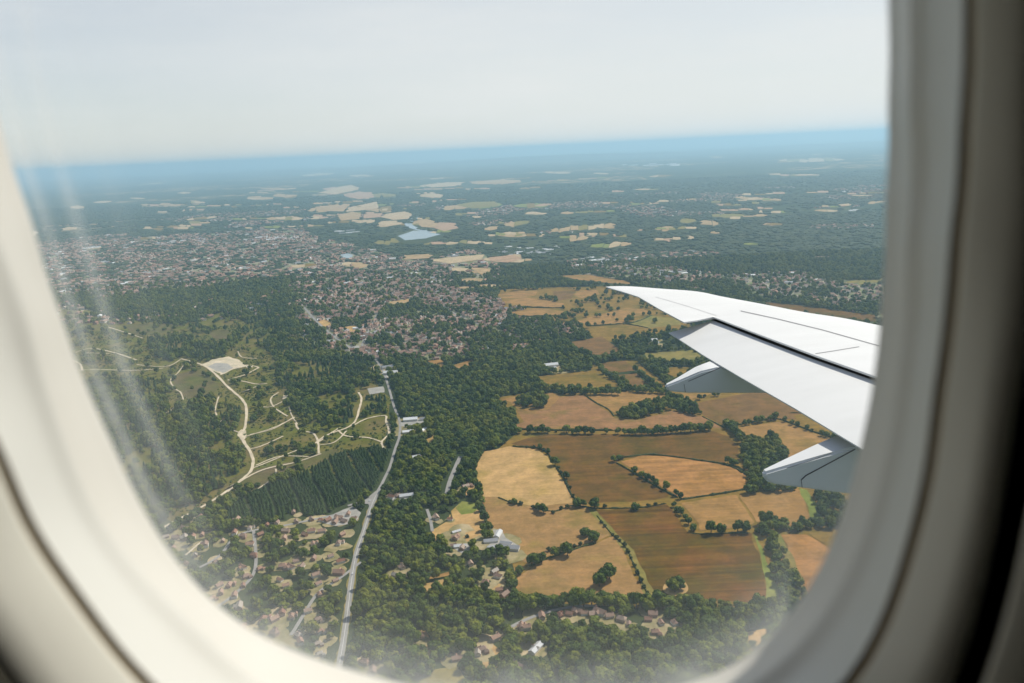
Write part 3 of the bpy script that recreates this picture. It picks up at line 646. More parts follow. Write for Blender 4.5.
def lerp_row(a, b, n, jit=.8):
    return [(a[0] + (b[0] - a[0]) * (i + random.uniform(-.2, .2)) / max(n - 1, 1), a[1] + (b[1] - a[1]) * i / max(n - 1, 1) + random.uniform(-jit, jit) * .4) for i in range(n)]

row([(519, 433.5), (530, 433), (537.5, 433), (542, 433), (547.6, 433), (556, 432.5, 5), (566.6, 433), (573, 434), (579, 434), (585.7, 434), (592, 434), (606, 433.6), (618, 434), (624.5, 435), (630, 435), (636, 435), (642, 435), (648, 435)] + lerp_row((653, 435), (709, 430.5), 13), 'round dark tree', 'in the long hedgerow between the two brown fields', 'trees of the long hedgerow', 12)
row([(527, 448, 5), (534, 448.5, 7), (540, 449.5, 7.8), (544, 451, 7), (548, 454, 8), (555, 465.5, 13), (558, 469, 6), (561, 474, 6), (566.6, 479, 9), (570, 489, 6), (573, 497, 6)], 'dark hedge tree', 'bounding the pale pasture beside the brown field', 'hedge trees of the pale pasture')
row([(614, 462, 9), (619, 460, 8), (622, 459, 7), (635, 473.5, 10), (642, 478, 9), (648, 480.5, 9), (653, 482, 8), (656, 486, 10), (666, 490, 11), (676, 496, 8), (681, 499, 8)], 'bushy tree', 'along the lower hedge of the orange field', 'hedge trees of the orange field')
row(D_([(540, 208), (550, 222), (560, 232), (575, 248), (585, 262), (600, 282)]), 'small hedge tree', 'between the rusty field and the tan stubble', 'hedge trees above the rusty field', 9)
row([q + (s,) for q, s in zip(D_([(655, 290), (686, 290), (738, 285), (762, 285)]), (14, 11, 13, 13))], 'round tree', 'at the top edge of the rusty field', 'trees topping the rusty field')
row([q + (s,) for q, s in zip(D_([(120, 222), (135, 227), (165, 228), (190, 216), (210, 212), (240, 208), (258, 207), (293, 212), (325, 210), (420, 217), (460, 207), (482, 203)]), (9, 12, 6, 6, 6, 11, 10, 15, 7, 11, 6, 6))], 'dark tree', 'on the hedge above the rusty field and pastures', 'trees of the broken hedge')
row([q + (s,) for q, s in zip(D_([(265, 298), (290, 315)]), (12, 13))], 'round lone tree', 'of the pair standing in the pale pasture', 'pair of pasture trees')
row([q + (s,) for q, s in zip(D_([(105, 388), (130, 380), (152, 345), (170, 362), (182, 347), (195, 352), (210, 360), (250, 328), (232, 335)]), (14, 11, 6.5, 10, 6, 10, 13, 6, 6))], 'dark spreading tree', 'on the hedge between the two lower pastures', 'trees between the lower pastures')
row([q + (s,) for q, s in zip(D_([(308, 455), (322, 445), (340, 432)]), (13, 16, 15))], 'dense dark tree', 'in the three tree clump of the lowest pasture', 'clump in the lowest pasture')
row([q + (s,) for q, s in zip(D_([(534, 466), (550, 460), (560, 465), (543, 473)]), (12, 13, 11, 11))], 'dense tree', 'in the ringed copse inside the rusty field', 'ringed copse')
row([q + (random.uniform(4, 6.5),) for q in D_([(315, 258), (325, 270), (350, 298), (362, 306), (372, 315), (387, 330), (397, 350), (407, 368), (417, 392), (427, 417), (437, 440), (447, 460), (457, 480)])], 'small tree', 'along the grass strip beside the lowest pasture', 'shrubs of the grass strip')
row([q + (s,) for q, s in zip(G_([(38, 165), (62, 170), (88, 190), (112, 208), (130, 222)]), (10, 11, 11, 11, 11))], 'dark tree', 'in the short belt before the square wood', 'belt before the square wood')
row([q + (s,) for q, s in zip(G_([(95, 150), (140, 145), (165, 140), (212, 132), (238, 126), (288, 117), (318, 112), (368, 125), (408, 142), (440, 153), (495, 172), (522, 182), (580, 205), (604, 212), (650, 225)]), (8, 9, 9, 11, 10, 11, 11, 9, 10, 8, 10, 7, 10, 9, 9))], 'round hedge tree', 'above the tan field under the flap', 'hedge trees under the flap')
row([q + (s,) for q, s in zip(G_([(42, 362), (65, 366), (88, 374)]), (9, 9, 9))], 'dark tree', 'at the right end of the orange field hedge', 'trees by the orange field corner')
row([q + (s,) for q, s in zip(I_([(185, 232), (320, 420), (405, 408), (440, 392), (505, 386), (535, 384)]), (11, 10, 10, 7, 9, 9))], 'lone round tree', 'scattered on the small fields beneath the flap fairing', 'lone trees beneath the fairing')
row(lerp_row(*I_([(225, 172), (445, 178)]), 10), 'dark tree', 'in the thick belt between the two olive meadows', 'belt between olive meadows', 13)
row(I_([(15, 150), (45, 162), (70, 175), (95, 190), (120, 198), (75, 145), (105, 150), (135, 155), (160, 160)]), 'bushy tree', 'in the double belt beside the olive meadow', 'double belt by the olive meadow', 12)
row(I_([(5, 235), (22, 250), (45, 280), (65, 298), (90, 315), (112, 325), (135, 335)]), 'dark tree', 'on the slanting hedge of the small pink fields', 'slanting hedge trees', 11)
row(lerp_row(*A7([(378, 355), (570, 358)]), 12), 'dense tree', 'in the tree row below the olive tan field', 'row below the olive field', 13)
row(lerp_row(*A7([(585, 345), (740, 355)]), 10), 'dense tree', 'in the tree row above the light tan field', 'row above the light tan field', 12)
row(A7([(522, 288), (535, 298), (550, 304), (565, 312), (580, 322), (590, 328)]), 'dark tree', 'on the hedge between the olive and pink fields', 'hedge between olive and pink', 11)
row([q + (s,) for q, s in zip(A7([(500, 92), (512, 92), (540, 90), (560, 92), (495, 121), (522, 118), (700, 112), (610, 97), (625, 92), (660, 87), (680, 88), (570, 107)]), (11, 9, 8, 11, 9, 9, 12, 9, 10, 10, 11, 8))], 'round field tree', 'dotted about the tan fields near the wing tip', 'field trees near the wing tip')
row([q + (s,) for q, s in zip(E_([(350, 215), (375, 285), (400, 345), (345, 130), (410, 395), (330, 90), (372, 400), (255, 395), (365, 350)]), (10, 11, 12, 12, 10, 10, 10, 6, 11))], 'dark garden tree', 'along the hedge behind the farm paddocks', 'trees of the farm paddocks')
row([q + (s,) for q, s in zip(E_([(545, 160), (575, 166), (620, 170)]), (6, 7.6, 7))], 'little tree', 'on the hedge stub inside the pale pasture', 'hedge stub in the pasture')
row([q + (s,) for q, s in zip(E_([(705, 195), (735, 200), (480, 505), (520, 520), (420, 520), (610, 640)]), (6, 8, 12, 11, 11, 9))], 'dark tree', 'by the barns and lower farm lane', 'trees by the barns')
# tree line at the foot of the fields
bt = []
for i in range(30):
    t = i / 29; bt.append((512 + 192 * t + random.uniform(-2, 2), 607.5 - 4 * math.sin(t * 3.0) + (i % 2) * 3 + 3 * t, random.uniform(12, 17)))
row(bt, 'tall dark tree', 'in the tree line below the fields', 'tree line at the foot of the fields')
EXTRA_NEAR = []
for i in range(70):
    EXTRA_NEAR.append((random.uniform(395, 745), random.uniform(628, 690)))
HOUSE_PX = []

# ------------------------------------------------------------------ hedges
hedge_g = []
def hedge(px, w, h, label):
    g = smooth_line(GP(px), 8); hedge_g.append(g)
    pts = [g[0]]
    for p in g[1:]:
        if math.dist(p, pts[-1]) > 2.2: pts.append(p)
    rr = random.Random(len(px) * 7 + int(px[0][0])); V = []; Fc = []
    n = 7
    for i, p in enumerate(pts):
        a = pts[max(i - 1, 0)]; b = pts[min(i + 1, len(pts) - 1)]
        d = Vector((b[0] - a[0], b[1] - a[1])).normalized(); nn = Vector((-d.y, d.x))
        k = (.8 + .7 * abs(mnoise.noise(Vector((p[0] / 9, p[1] / 9, 1)))) * 1.6) * (.35 if i in (0, len(pts) - 1) else 1)
        for j in range(n):
            t = math.pi * j / (n - 1); q = rr.uniform(.8, 1.2)
            V.append((p[0] + nn.x * math.cos(t) * w / 2 * q * k, p[1] + nn.y * math.cos(t) * w / 2 * q * k, math.sin(t) * h * q * k))
        if i:
            o = (i - 1) * n
            for j in range(n - 1): Fc.append((o + j, o + j + 1, o + n + j + 1, o + n + j))
        for _ in range(5):
            t = rr.uniform(.1, 3.0); q = Vector((p[0] + nn.x * math.cos(t) * w / 2 * k * 1.1, p[1] + nn.y * math.cos(t) * w / 2 * k * 1.1, math.sin(t) * h * k * 1.1)); s = rr.uniform(.35, .8)
            dd = Vector((rr.uniform(-1, 1), rr.uniform(-1, 1), rr.uniform(-.3, 1))).normalized(); e = dd.orthogonal().normalized(); f2 = dd.cross(e)
            o2 = len(V); # leaf sprays are appended after the rows below
            leaf.append((q + e * s, q + f2 * s, q - e * s, q - f2 * s))
    for L4 in leaf:
        o = len(V); V += [tuple(x) for x in L4]; Fc.append((o, o + 1, o + 2, o + 3))
    leaf.clear()
    tag(obj('hedge', V, Fc, M['shrub']), label, 'hedge', 'field hedges')
leaf = []
hedge([(512, 446.5), (520, 447.5), (527, 447.5), (534, 448), (541, 449.5), (548, 454), (552, 461)], 3.2, 2.6, 'thin dark hedge curving between pale pasture and upper brown field')
hedge([(558, 470), (563, 477), (567, 485), (572, 496), (580, 502)], 3.2, 2.4, 'broken hedge descending from the big pasture tree to the brown field corner')
hedge([(622, 458), (650, 455), (680, 458), (705, 461.5), (722, 464), (735, 468.5), (744, 474)], 3.5, 2.6, 'long thin hedge along the upper edge of the orange field')
hedge([(616, 463), (630, 471), (640, 477), (655, 486), (668, 493), (678, 498)], 3.5, 2.6, 'dark hedge along the lower edge of the orange field')
hedge(D_([(560, 186), (620, 177), (700, 165), (762, 154)]), 3.2, 2.4, 'straight dark hedge between the orange field and tan stubble')
hedge(D_([(592, 291), (640, 293), (720, 289), (778, 289)]), 2.4, 1.5, 'thin low hedge at the top of the rusty field')
hedge(D_([(110, 214), (170, 222), (225, 205), (290, 212), (340, 213), (440, 210), (515, 198)]), 2.4, 1.6, 'low broken hedge between the brown field and the rusty field')
hedge(D_([(90, 392), (150, 368), (210, 348), (262, 330), (300, 322)]), 3.2, 2.2, 'bushy hedge separating the two lower pastures')
hedge(D_([(300, 235), (345, 290), (390, 335), (415, 385), (440, 440), (462, 488)]), 2.0, 1.4, 'low hedge following the grass strip down to the tree line')
hedge(E_([(465, 122), (510, 140), (560, 158), (632, 172)]), 2.8, 2.0, 'short hedge stub ending inside the pale pasture')
hedge(A7([(462, 362), (500, 387), (540, 408), (560, 432)]), 3.0, 2.4, 'dark hedge between light tan field and brown field beside the long copse')
hedge(A7([(860, 432), (900, 452), (935, 470)]), 2.6, 1.8, 'thin hedge running down from the long copse')
hedge(A7([(190, 475), (300, 479), (420, 480), (560, 480)]), 4.2, 3.4, 'low hedge under the long row of round trees')
hedge(A7([(640, 240), (660, 262), (700, 290), (738, 322)]), 3.6, 2.8, 'hedge slanting between the pink fields and olive meadow')
hedge(A7([(590, 118), (640, 108), (690, 86)]), 3.5, 3, 'hedge between tan field and greenish meadow near the wing tip')
hedge(A7([(468, 124), (540, 120), (600, 117), (680, 131)]), 3.5, 3, 'hedge below the tan field near the wing tip')
hedge(A7([(215, 56), (300, 61), (390, 62)]), 4, 3.5, 'far hedge between two tan fields by the wood')
hedge(A7([(205, 90), (300, 91), (385, 88)]), 4, 3.5, 'far hedge below the lowest of the three stacked tan fields')
hedge(G_([(60, 150), (140, 137), (230, 120), (320, 108), (420, 140), (520, 178), (650, 220)]), 3.2, 2.4, 'hedge along the top of the tan field under the flap')
hedge(G_([(395, 75), (480, 80), (560, 120), (650, 185)]), 2.6, 2, 'thin hedge beside the olive strip under the flap')
hedge(D_([(765, 112), (752, 95), (735, 85), (700, 80)]), 4, 3, 'bushy hedge at the right corner of the orange field')
hedge(E_([(10, 210), (60, 200), (130, 215), (145, 260), (100, 290), (20, 340)]), 2.4, 1.8, 'hedge looped round the small farm garden by the lane')
hedge(B2([(350, 392), (395, 380), (445, 372), (455, 388)]), 2.4, 1.8, 'curved hedge around the small pale clearing in the wood')

# ------------------------------------------------------------------ houses
def box(V, Fc, x0, x1, y0, y1, z0, z1, MI=None, mi=0):
    o = len(V); V += [(x0, y0, z0), (x1, y0, z0), (x1, y1, z0), (x0, y1, z0), (x0, y0, z1), (x1, y0, z1), (x1, y1, z1), (x0, y1, z1)]
    q = [(0, 3, 2, 1), (4, 5, 6, 7), (0, 1, 5, 4), (1, 2, 6, 5), (2, 3, 7, 6), (3, 0, 4, 7)]
    Fc += [tuple(o + i for i in f) for f in q]
    if MI is not None: MI += [mi] * 6
def gable(V, Fc, x0, x1, y0, y1, z0, z1, hip=0.0, MI=None, mi=0):
    ym = (y0 + y1) / 2; o = len(V)
    V += [(x0, y0, z0), (x1, y0, z0), (x1, y1, z0), (x0, y1, z0), (x0 + hip, ym, z1), (x1 - hip, ym, z1)]
    q = [(0, 1, 5, 4), (2, 3, 4, 5), (1, 2, 5), (3, 0, 4), (0, 3, 2, 1)]
    Fc += [tuple(o + i for i in f) for f in q]
    if MI is not None: MI += [mi] * 5
def house_parts(kind):
    W, Wf = [], []; Rf, Rff = [], []; Ch, Cf = [], []
    if kind == 0:      # gabled cottage
        box(W, Wf, -6, 6, -4, 4, 0, 5); gable(Rf, Rff, -6.5, 6.5, -4.6, 4.6, 5.02, 8.6); box(Ch, Cf, 3.6, 4.6, -.5, .5, 7.6, 10)
    elif kind == 1:    # L plan with hipped roof
        box(W, Wf, -7, 5, -4, 4, 0, 5.2); box(W, Wf, 1, 7.5, -9, -4.003, 0, 4.8)
        gable(Rf, Rff, -7.6, 5.6, -4.6, 4.6, 5.22, 8.8, 3.2); gable(Rf, Rff, .6, 7.9, -9.5, -4.4, 4.82, 7.6, 2); box(Ch, Cf, -3, -2, -.5, .5, 8, 10.2)
    elif kind == 2:    # big double gable
        box(W, Wf, -8, 8, -4.5, 4.5, 0, 5.5); box(W, Wf, -2.5, 2.5, 4.503, 8, 0, 5.2)
        gable(Rf, Rff, -8.6, 8.6, -5.1, 5.1, 5.52, 9.6); 
        o = len(Rf); Rf += [(-3, 8.5, 5.22), (3, 8.5, 5.22), (3, 4, 5.22), (-3, 4, 5.22), (0, 8.5, 8.4), (0, 2.4, 8.4)]
        Rff += [tuple(o + i for i in f) for f in [(0, 1, 4), (1, 2, 5, 4), (3, 0, 4, 5), (0, 3, 2, 1)]]
        box(Ch, Cf, 5, 6.2, -.6, .6, 8.2, 11)
    else:              # long low barn
        box(W, Wf, -12, 12, -5, 5, 0, 4.2); gable(Rf, Rff, -12.4, 12.4, -5.4, 5.4, 4.22, 7.2)
    return W, Wf, Rf, Rff, Ch, Cf
HM = []
for k in range(4):
    W, Wf, Rf, Rff, Ch, Cf = house_parts(k)
    HM.append((mesh_of('wall', W, Wf, M['wall'] if k < 3 else M['cream_wall']), mesh_of('roof', Rf, Rff, M['roof'] if k < 3 else M['greyroof']), mesh_of('chimney', Ch, Cf, M['chimney']) if Ch else None))
HM.append((HM[3][0], mesh_of('roof', *house_parts(3)[2:4], M['shedroof']), None))
house_xy = []
def house(px, py, kind, rz, label, cat, group, s=1.0):
    x, y = G(px, py); nm = {'house': 'house', 'barn': 'barn', 'shed': 'warehouse'}[cat]
    r = empty(nm, (x, y, 0), rz); r.scale = (s, s, s)
    w, rf, ch = HM[kind]
    link('wall', w, r); ro = link('roof', rf, r)
    if ch: link('chimney', ch, ro)
    tag(r, label, {'shed': 'warehouse'}.get(cat, cat), group); house_xy.append((x, y, (9 if kind < 3 else 14) * s)); return r
def village(pts, where, group, s=1.0, kinds=(0, 0, 1, 2)):
    pts = sorted(pts)
    for i, (x, y) in enumerate(pts):
        house(x, y, random.choice(kinds), random.choice([0, .3, 1.57, 1.9, .8, 2.6]) + random.uniform(-.2, .2), f"pitched roof house, {ORD[i]} from left {where}", 'house', group, s * random.uniform(.62, .86))
v1 = B1([(440, 232), (490, 224), (520, 217), (575, 214), (620, 207), (648, 209), (710, 252), (650, 242), (700, 277), (575, 330), (592, 347), (560, 347), (700, 365), (690, 387), (620, 242), (545, 242), (600, 252), (395, 247), (360, 270), (440, 282), (452, 312), (430, 375), (420, 402), (395, 432), (340, 332), (545, 402), (528, 385), (640, 397), (535, 482), (562, 492), (610, 477), (640, 502), (510, 542), (580, 547), (645, 602), (640, 572), (775, 627), (330, 440), (380, 400), (250, 262), (300, 252), (215, 292), (280, 312), (310, 282), (255, 337), (350, 402), (470, 252), (480, 502), (668, 210), (700, 203), (728, 192), (745, 205), (690, 215), (715, 212), (800, 655)])
_r = random.Random(99); c_ = 0
while c_ < 28:
    q = (_r.uniform(165, 360), _r.uniform(508, 655))
    if inside(VILLAGE[0], np.array([q[0]]), np.array([q[1]]))[0] and all(math.dist(q, o) > 7 for o in v1): v1.append(q); c_ += 1
village(v1, 'in the village below the pines', 'village below the plantation')
v2 = B2([(440, 207), (400, 202), (455, 262), (500, 337), (570, 362), (545, 392), (585, 415), (600, 430), (485, 112), (500, 107), (580, 375), (475, 292), (450, 285)])
village(v2, 'in the hamlet beside the pale pastures', 'hamlet by the pastures')
v3 = D_([(185, 547), (240, 537), (262, 543), (290, 547), (310, 541), (375, 562), (400, 577), (475, 547), (460, 562), (485, 602), (540, 572), (80, 587), (130, 553), (340, 552), (500, 572), (215, 545)])
village(v3, 'in the row of gardens under the tree line', 'gardens under the tree line')
v4 = B2([(350, 547), (572, 557), (522, 600), (535, 590), (650, 522), (690, 587), (460, 617), (280, 372), (300, 347), (268, 142), (285, 138), (640, 640)])
village(v4, 'among the houses hidden in the broadleaf woods', 'houses in the woods')
house(*E_([(465, 380)])[0], 4, 1.3, 'white roofed barn standing highest in the farmyard by the pasture', 'barn', 'farm barns', .8)
house(*E_([(415, 425)])[0], 3, .1, 'grey roofed barn beside the white barn in the farmyard', 'barn', 'farm barns', .8)
house(*E_([(550, 475)])[0], 3, -.25, 'long grey barn at the pasture corner of the farmyard', 'barn', 'farm barns', 1.0)
house(*E_([(520, 440)])[0], 3, -.35, 'middle grey barn inside the farmyard', 'barn', 'farm barns', .7)
house(*E_([(440, 470)])[0], 4, .2, 'pale roofed barn at the lane side of the farmyard', 'barn', 'farm barns', .8)
house(*E_([(180, 358)])[0], 4, .5, 'small white roofed barn in the pale paddock', 'barn', 'farm barns', .55)
house(*E_([(180, 405)])[0], 0, 1.2, 'dark red roofed house below the white barn in the paddock', 'house', 'paddock houses', .9)
house(*E_([(205, 460)])[0], 4, .1, 'white roofed barn on the walled yard below the paddock', 'barn', 'farm barns', .7)
house(*B2([(312, 138)])[0], 4, .2, 'bright white roofed building in the wood east of the junction', 'barn', 'wood buildings', .9)
house(*A6([(548, 447)])[0], 4, .1, 'long white roofed warehouse in the clearing by the main road', 'shed', 'roadside sheds', 1.15)
house(*A6([(598, 444)])[0], 3, .15, 'grey roofed warehouse next to the long white one by the road', 'shed', 'roadside sheds', .9)
house(*A6([(540, 488)])[0], 4, .2, 'white roofed building below the long warehouse near the road', 'barn', 'roadside buildings', .9)
house(*A6([(592, 480)])[0], 4, 1.2, 'small bright building at the wood edge below the warehouses', 'barn', 'roadside buildings', .7)
house(*A6([(566, 572)])[0], 4, .4, 'isolated white roofed building deep in the central wood', 'barn', 'wood buildings', .7)
house(*A6([(480, 288)])[0], 4, .0, 'pale warehouse where the main road enters the wood', 'shed', 'roadside sheds', 1.4)
house(*A6([(470, 268)])[0], 3, .3, 'grey warehouse behind the pale one at the town edge', 'shed', 'roadside sheds', 1.2)
house(*A7([(345, 262)])[0], 4, .2, 'white roofed building at the wood edge above the olive field', 'barn', 'wood buildings', 1.4)
house(*A7([(355, 272)])[0], 3, 1.4, 'grey annex beside the white building above the olive field', 'barn', 'wood buildings', 1.0)
house(*A7([(690, 175)])[0], 4, .2, 'pale farm building above the olive meadow by the flap', 'barn', 'flap side farm', 1.1)
house(*A7([(705, 185)])[0], 3, 1.2, 'grey farm building above the olive meadow by the flap', 'barn', 'flap side farm', 1.0)
house(*D_([(112, 652)])[0], 4, 1.0, 'pale roofed building under the haze at the bottom of the wood', 'barn', 'wood buildings', .8)
# gardens round the near houses
V = []; Fc = []
for i, (x, y, r) in enumerate([h for h in house_xy for _ in range(2)]):
    o = len(V); q = r * random.uniform(1.0, 2.3); n = 9; a0 = random.uniform(0, 6)
    ox, oy = random.uniform(-1.5, 1.5) * r, random.uniform(-1.5, 1.5) * r
    for k in range(n):
        a = a0 + k / n * 6.283; V.append((x + ox + q * math.cos(a) * random.uniform(.7, 1.2), y + oy + q * math.sin(a) * random.uniform(.7, 1.2), .60 + .0008 * i))
    Fc.append(tuple(range(o, o + n)))
tag(obj('garden_ground', V, Fc, M['garden']), kind='structure')
# one car waiting at the road junction, another on the lane
def car(px, py, rz, label):
    x, y = G(px, py); r = empty('car', (x, y, 1.14), rz)
    V, Fc = [], []; box(V, Fc, -2.2, 2.2, -.9, .9, .35, .95)
    o = len(V); V += [(-1.5, -.8, .95), (1.1, -.8, .95), (1.1, .8, .95), (-1.5, .8, .95), (-1.1, -.65, 1.5), (.5, -.65, 1.5), (.5, .65, 1.5), (-1.1, .65, 1.5)]
    Fc += [tuple(o + i for i in f) for f in [(4, 5, 6, 7), (0, 1, 5, 4), (1, 2, 6, 5), (2, 3, 7, 6), (3, 0, 4, 7)]]
    obj('body', V, Fc, M['carred'], r)
    for sx in (-1.35, 1.35):
        for sy in (-.86, .86):
            W = []; Wf = []
            for k in range(12):
                a = k / 12 * 6.283; W += [(sx + .34 * math.cos(a), sy - .1, .34 + .34 * math.sin(a)), (sx + .34 * math.cos(a), sy + .1, .34 + .34 * math.sin(a))]
            Wf = [(2 * k, 2 * ((k + 1) % 12), 2 * ((k + 1) % 12) + 1, 2 * k + 1) for k in range(12)] + [tuple(range(0, 24, 2)), tuple(range(1, 24, 2))]
            obj('wheel', W, Wf, M['tyre'], r)
    tag(r, label, 'car')
car(*T(280, 470, .1465, [(612, 216)])[0], 1.2, 'small grey car on the pale road junction')
car(352.5, 575, 1.5, 'small grey car driving along the straight main road')

# ------------------------------------------------------------------ scattered cover: woods, scrub, town (stuff)
def grid_points(xr, yr, sp, jit=.45):
    nx = int((xr[1] - xr[0]) / sp); ny = int((yr[1] - yr[0]) / sp)
    X, Y = np.meshgrid(np.arange(nx) * sp + xr[0], np.arange(ny) * sp + yr[0])
    X = X + RNG.uniform(-jit, jit, X.shape) * sp; Y = Y + RNG.uniform(-jit, jit, Y.shape) * sp
    return X.ravel(), Y.ravel()
ROTI = np.array(CAM_ROT.transposed())
def to_px(X, Y):
    c = np.stack([X, Y, np.full(X.shape, -H)], 1) @ ROTI.T
    z = -c[:, 2]; return CX + F * c[:, 0] / z, CY - F * c[:, 1] / z
def in_view(X, Y, m=40):
    px, py = to_px(X, Y); return (px > -20 - m) & (px < 900 + m) & (py < 700 + m)
def any_in(polys, X, Y):
    r = np.zeros(X.shape, bool)
    for p in polys: r |= inside(p, X, Y)
    return r
shore_g = GP(T(250, 120, .293, [(488, 398), (520, 384), (565, 372), (680, 389), (640, 412), (590, 424), (520, 424)]))
sheet('field', shore_g, 1.9, M['ground'])
front_g = [GP([(x, y + dy) for x, y in pp]) for pp in far_px for dy in (.9, 1.8)] + [GP([(x, y + dy) for x, y in px]) for n_, m_, px in FIELDS if max(q[1] for q in px) < 396 for dy in (1.6, 3.0)]
open_polys = [shore_g] + front_g + field_g + far_g + water_g + yard_g + [GP(A5([(548, 258), (590, 238), (640, 228), (680, 240), (705, 262), (660, 272), (620, 290), (595, 278)]))]
HX = np.array(house_xy); TX = np.array(tree_xy)
def clear(X, Y, rad=1.0, trees=True):
    ok = ~any_in(open_polys, X, Y)
    for w, g in road_g + trk_g: ok &= ~near_line(g, X, Y, w / 2 + (4.5 + (2.5 if w > 4.2 else 0) + (4 if w == 5.5 else 0)) * rad)
    for hx, hy, hr in HX: ok &= ((X - hx * (1 - 7 / math.hypot(hx, hy))) ** 2 + (Y - hy * (1 - 7 / math.hypot(hx, hy))) ** 2 > (hr + 6 * rad) ** 2)
    if trees:
        for tx, ty, ts in TX: ok &= (X - tx) ** 2 + (Y - ty) ** 2 > (ts * .45) ** 2
    return ok
def scatter(name, X, Y, idx, scl, rot, protos, label_kind='stuff', z=0.0):
    me = bpy.data.meshes.new(name); n = len(X); me.vertices.add(n)
    co = np.zeros((n, 3), np.float32); co[:, 0] = X; co[:, 1] = Y; co[:, 2] = z
    me.vertices.foreach_set('co', co.ravel())
    me.attributes.new('idx', 'INT', 'POINT').data.foreach_set('value', np.asarray(idx, np.int32))
    me.attributes.new('rot', 'FLOAT_VECTOR', 'POINT').data.foreach_set('vector', np.stack([np.zeros(n), np.zeros(n), rot], 1).astype(np.float32).ravel())
    me.attributes.new('scl', 'FLOAT_VECTOR', 'POINT').data.foreach_set('vector', np.asarray(scl, np.float32).ravel())
    o = bpy.data.objects.new(name, me); COL.objects.link(o); o['kind'] = label_kind
    ng = bpy.data.node_groups.new(name, 'GeometryNodeTree')
    ng.interface.new_socket('Geometry', in_out='INPUT', socket_type='NodeSocketGeometry')
    ng.interface.new_socket('Geometry', in_out='OUTPUT', socket_type='NodeSocketGeometry')
    N = ng.nodes; L = ng.links
    gi = N.new('NodeGroupInput'); go = N.new('NodeGroupOutput'); jn = N.new('GeometryNodeJoinGeometry')
    for p in reversed(protos):
        oi = N.new('GeometryNodeObjectInfo'); oi.inputs['Object'].default_value = p; oi.inputs['As Instance'].default_value = True
        L.new(oi.outputs['Geometry'], jn.inputs[0])
    ip = N.new('GeometryNodeInstanceOnPoints'); ip.inputs['Pick Instance'].default_value = True
    def at(nm, t):
        a = N.new('GeometryNodeInputNamedAttribute'); a.data_type = t; a.inputs[0].default_value = nm
        return [s for s in a.outputs if s.enabled and s.name == 'Attribute'][0]
    L.new(gi.outputs[0], ip.inputs['Points']); L.new(jn.outputs[0], ip.inputs['Instance'])
    L.new(at('idx', 'INT'), ip.inputs['Instance Index']); L.new(at('rot', 'FLOAT_VECTOR'), ip.inputs['Rotation']); L.new(at('scl', 'FLOAT_VECTOR'), ip.inputs['Scale'])
    L.new(ip.outputs[0], go.inputs[0])
    md = o.modifiers.new('scatter', 'NODES'); md.node_group = ng
    return o
def proto(me):
    """an instance source: an object that stands in no collection of the scene"""
    return bpy.data.objects.new(me.name, me)
M['leaf_light'] = m_foliage('pale_leaves', (.085, .11, .006), (.115, .135, .008), (.155, .16, .012))
def recol(me, m):
    c = me.copy(); c.materials.clear(); c.materials.append(m); return c
P_LIGHT = [proto(recol(t[0], M['leaf_light'])) for t in TREES[:3]]
P_DARK = [proto(recol(t[0], M['needle'])) for t in TREES[:3]]
P_TREE = [proto(t[0]) for t in TREES]; P_CON = [proto(c) for c in CONIF]; P_CLUMP = [proto(c) for c in CLUMP]
P_GORSE = [proto(c) for c in GORSE]; P_SHRUB = [proto(s[0]) for s in SHRUB]

def iso(n, lo, hi, zlo=.85, zhi=1.2):
    s = RNG.uniform(lo, hi, n); return np.stack([s * RNG.uniform(.9, 1.1, n), s * RNG.uniform(.9, 1.1, n), s * RNG.uniform(zlo, zhi, n)], 1)

# nearest woodland trees as things
ex = 0
for (px, py) in EXTRA_NEAR:
    x, y = G(px, py)
    X = np.array([x]); Y = np.array([y])
    TX = np.array(tree_xy)
    if clear(X, Y, 1.0)[0]:
        t = plant_tree(px, py, random.uniform(11, 16), 'leafy broadleaf tree packed into the lowest wood at the window sill', 'trees of the lowest wood'); ex += 1
TX = np.array(tree_xy)

# broadleaf woods out to 4 km
def woods(sp, y0, y1, lo, hi):
    X, Y = grid_points((-y1 * .78, y1 * .62), (y0, y1), sp)
    k = in_view(X, Y); X, Y = X[k], Y[k]
    hea = any_in(heath_g, X, Y); hw = any_in(hw_g, X, Y); pl = inside(plant_g, X, Y)
    vil = any_in(vil_g, X, Y); tw = any_in(town_g, X, Y)
    n1 = vnoise(X, Y, 60, 1); n2 = vnoise(X, Y, 140, 2); n3 = vnoise(X, Y, 700, 3)
    dens = np.where(n2 > .86, .35, .97)
    mid = (Y > 1900) & ~tw
    dens = np.where(mid & (n3 > .55) & (n1 > .45), .4, dens)
    dens = np.where(hea & ~hw, np.where(n1 > .72, .28, .05), dens)
    dens = np.where(hea & hw, np.where(vnoise(X, Y, 75, 61) > .66, .22, .93), dens)
    dens = np.where(vil, np.where(n1 > .45, .62, .3), dens)
    dens = np.where(tw, np.where(n2 > .6, .7, .17), dens)
    dens = np.where(inside(mid_g, X, Y), np.where(n1 > .66, .5, .06), dens)
    cop = any_in(copse_g, X, Y); dens = np.where(inside(farm_g, X, Y), .0, dens); dens = np.where(cop, .98, dens)
    dens = np.where(pl, 0, dens)
    k = (RNG.uniform(0, 1, X.shape) < dens); X, Y = X[k], Y[k]
    cop = any_in(copse_g, X, Y); k = clear(X, Y) | (cop & ~near_line(road_g[0][1], X, Y, 1)); return X[k], Y[k]
X1, Y1 = woods(8.6, 640, 1500, 0, 0); X2, Y2 = woods(11.0, 1500, 3600, 0, 0)
s1 = iso(len(X1), .5, 1.12, .7, 1.35); s2 = iso(len(X2), .62, 1.25, .7, 1.35)
X = np.concatenate([X1, X2]); Y = np.concatenate([Y1, Y2]); sc = np.concatenate([s1, s2])
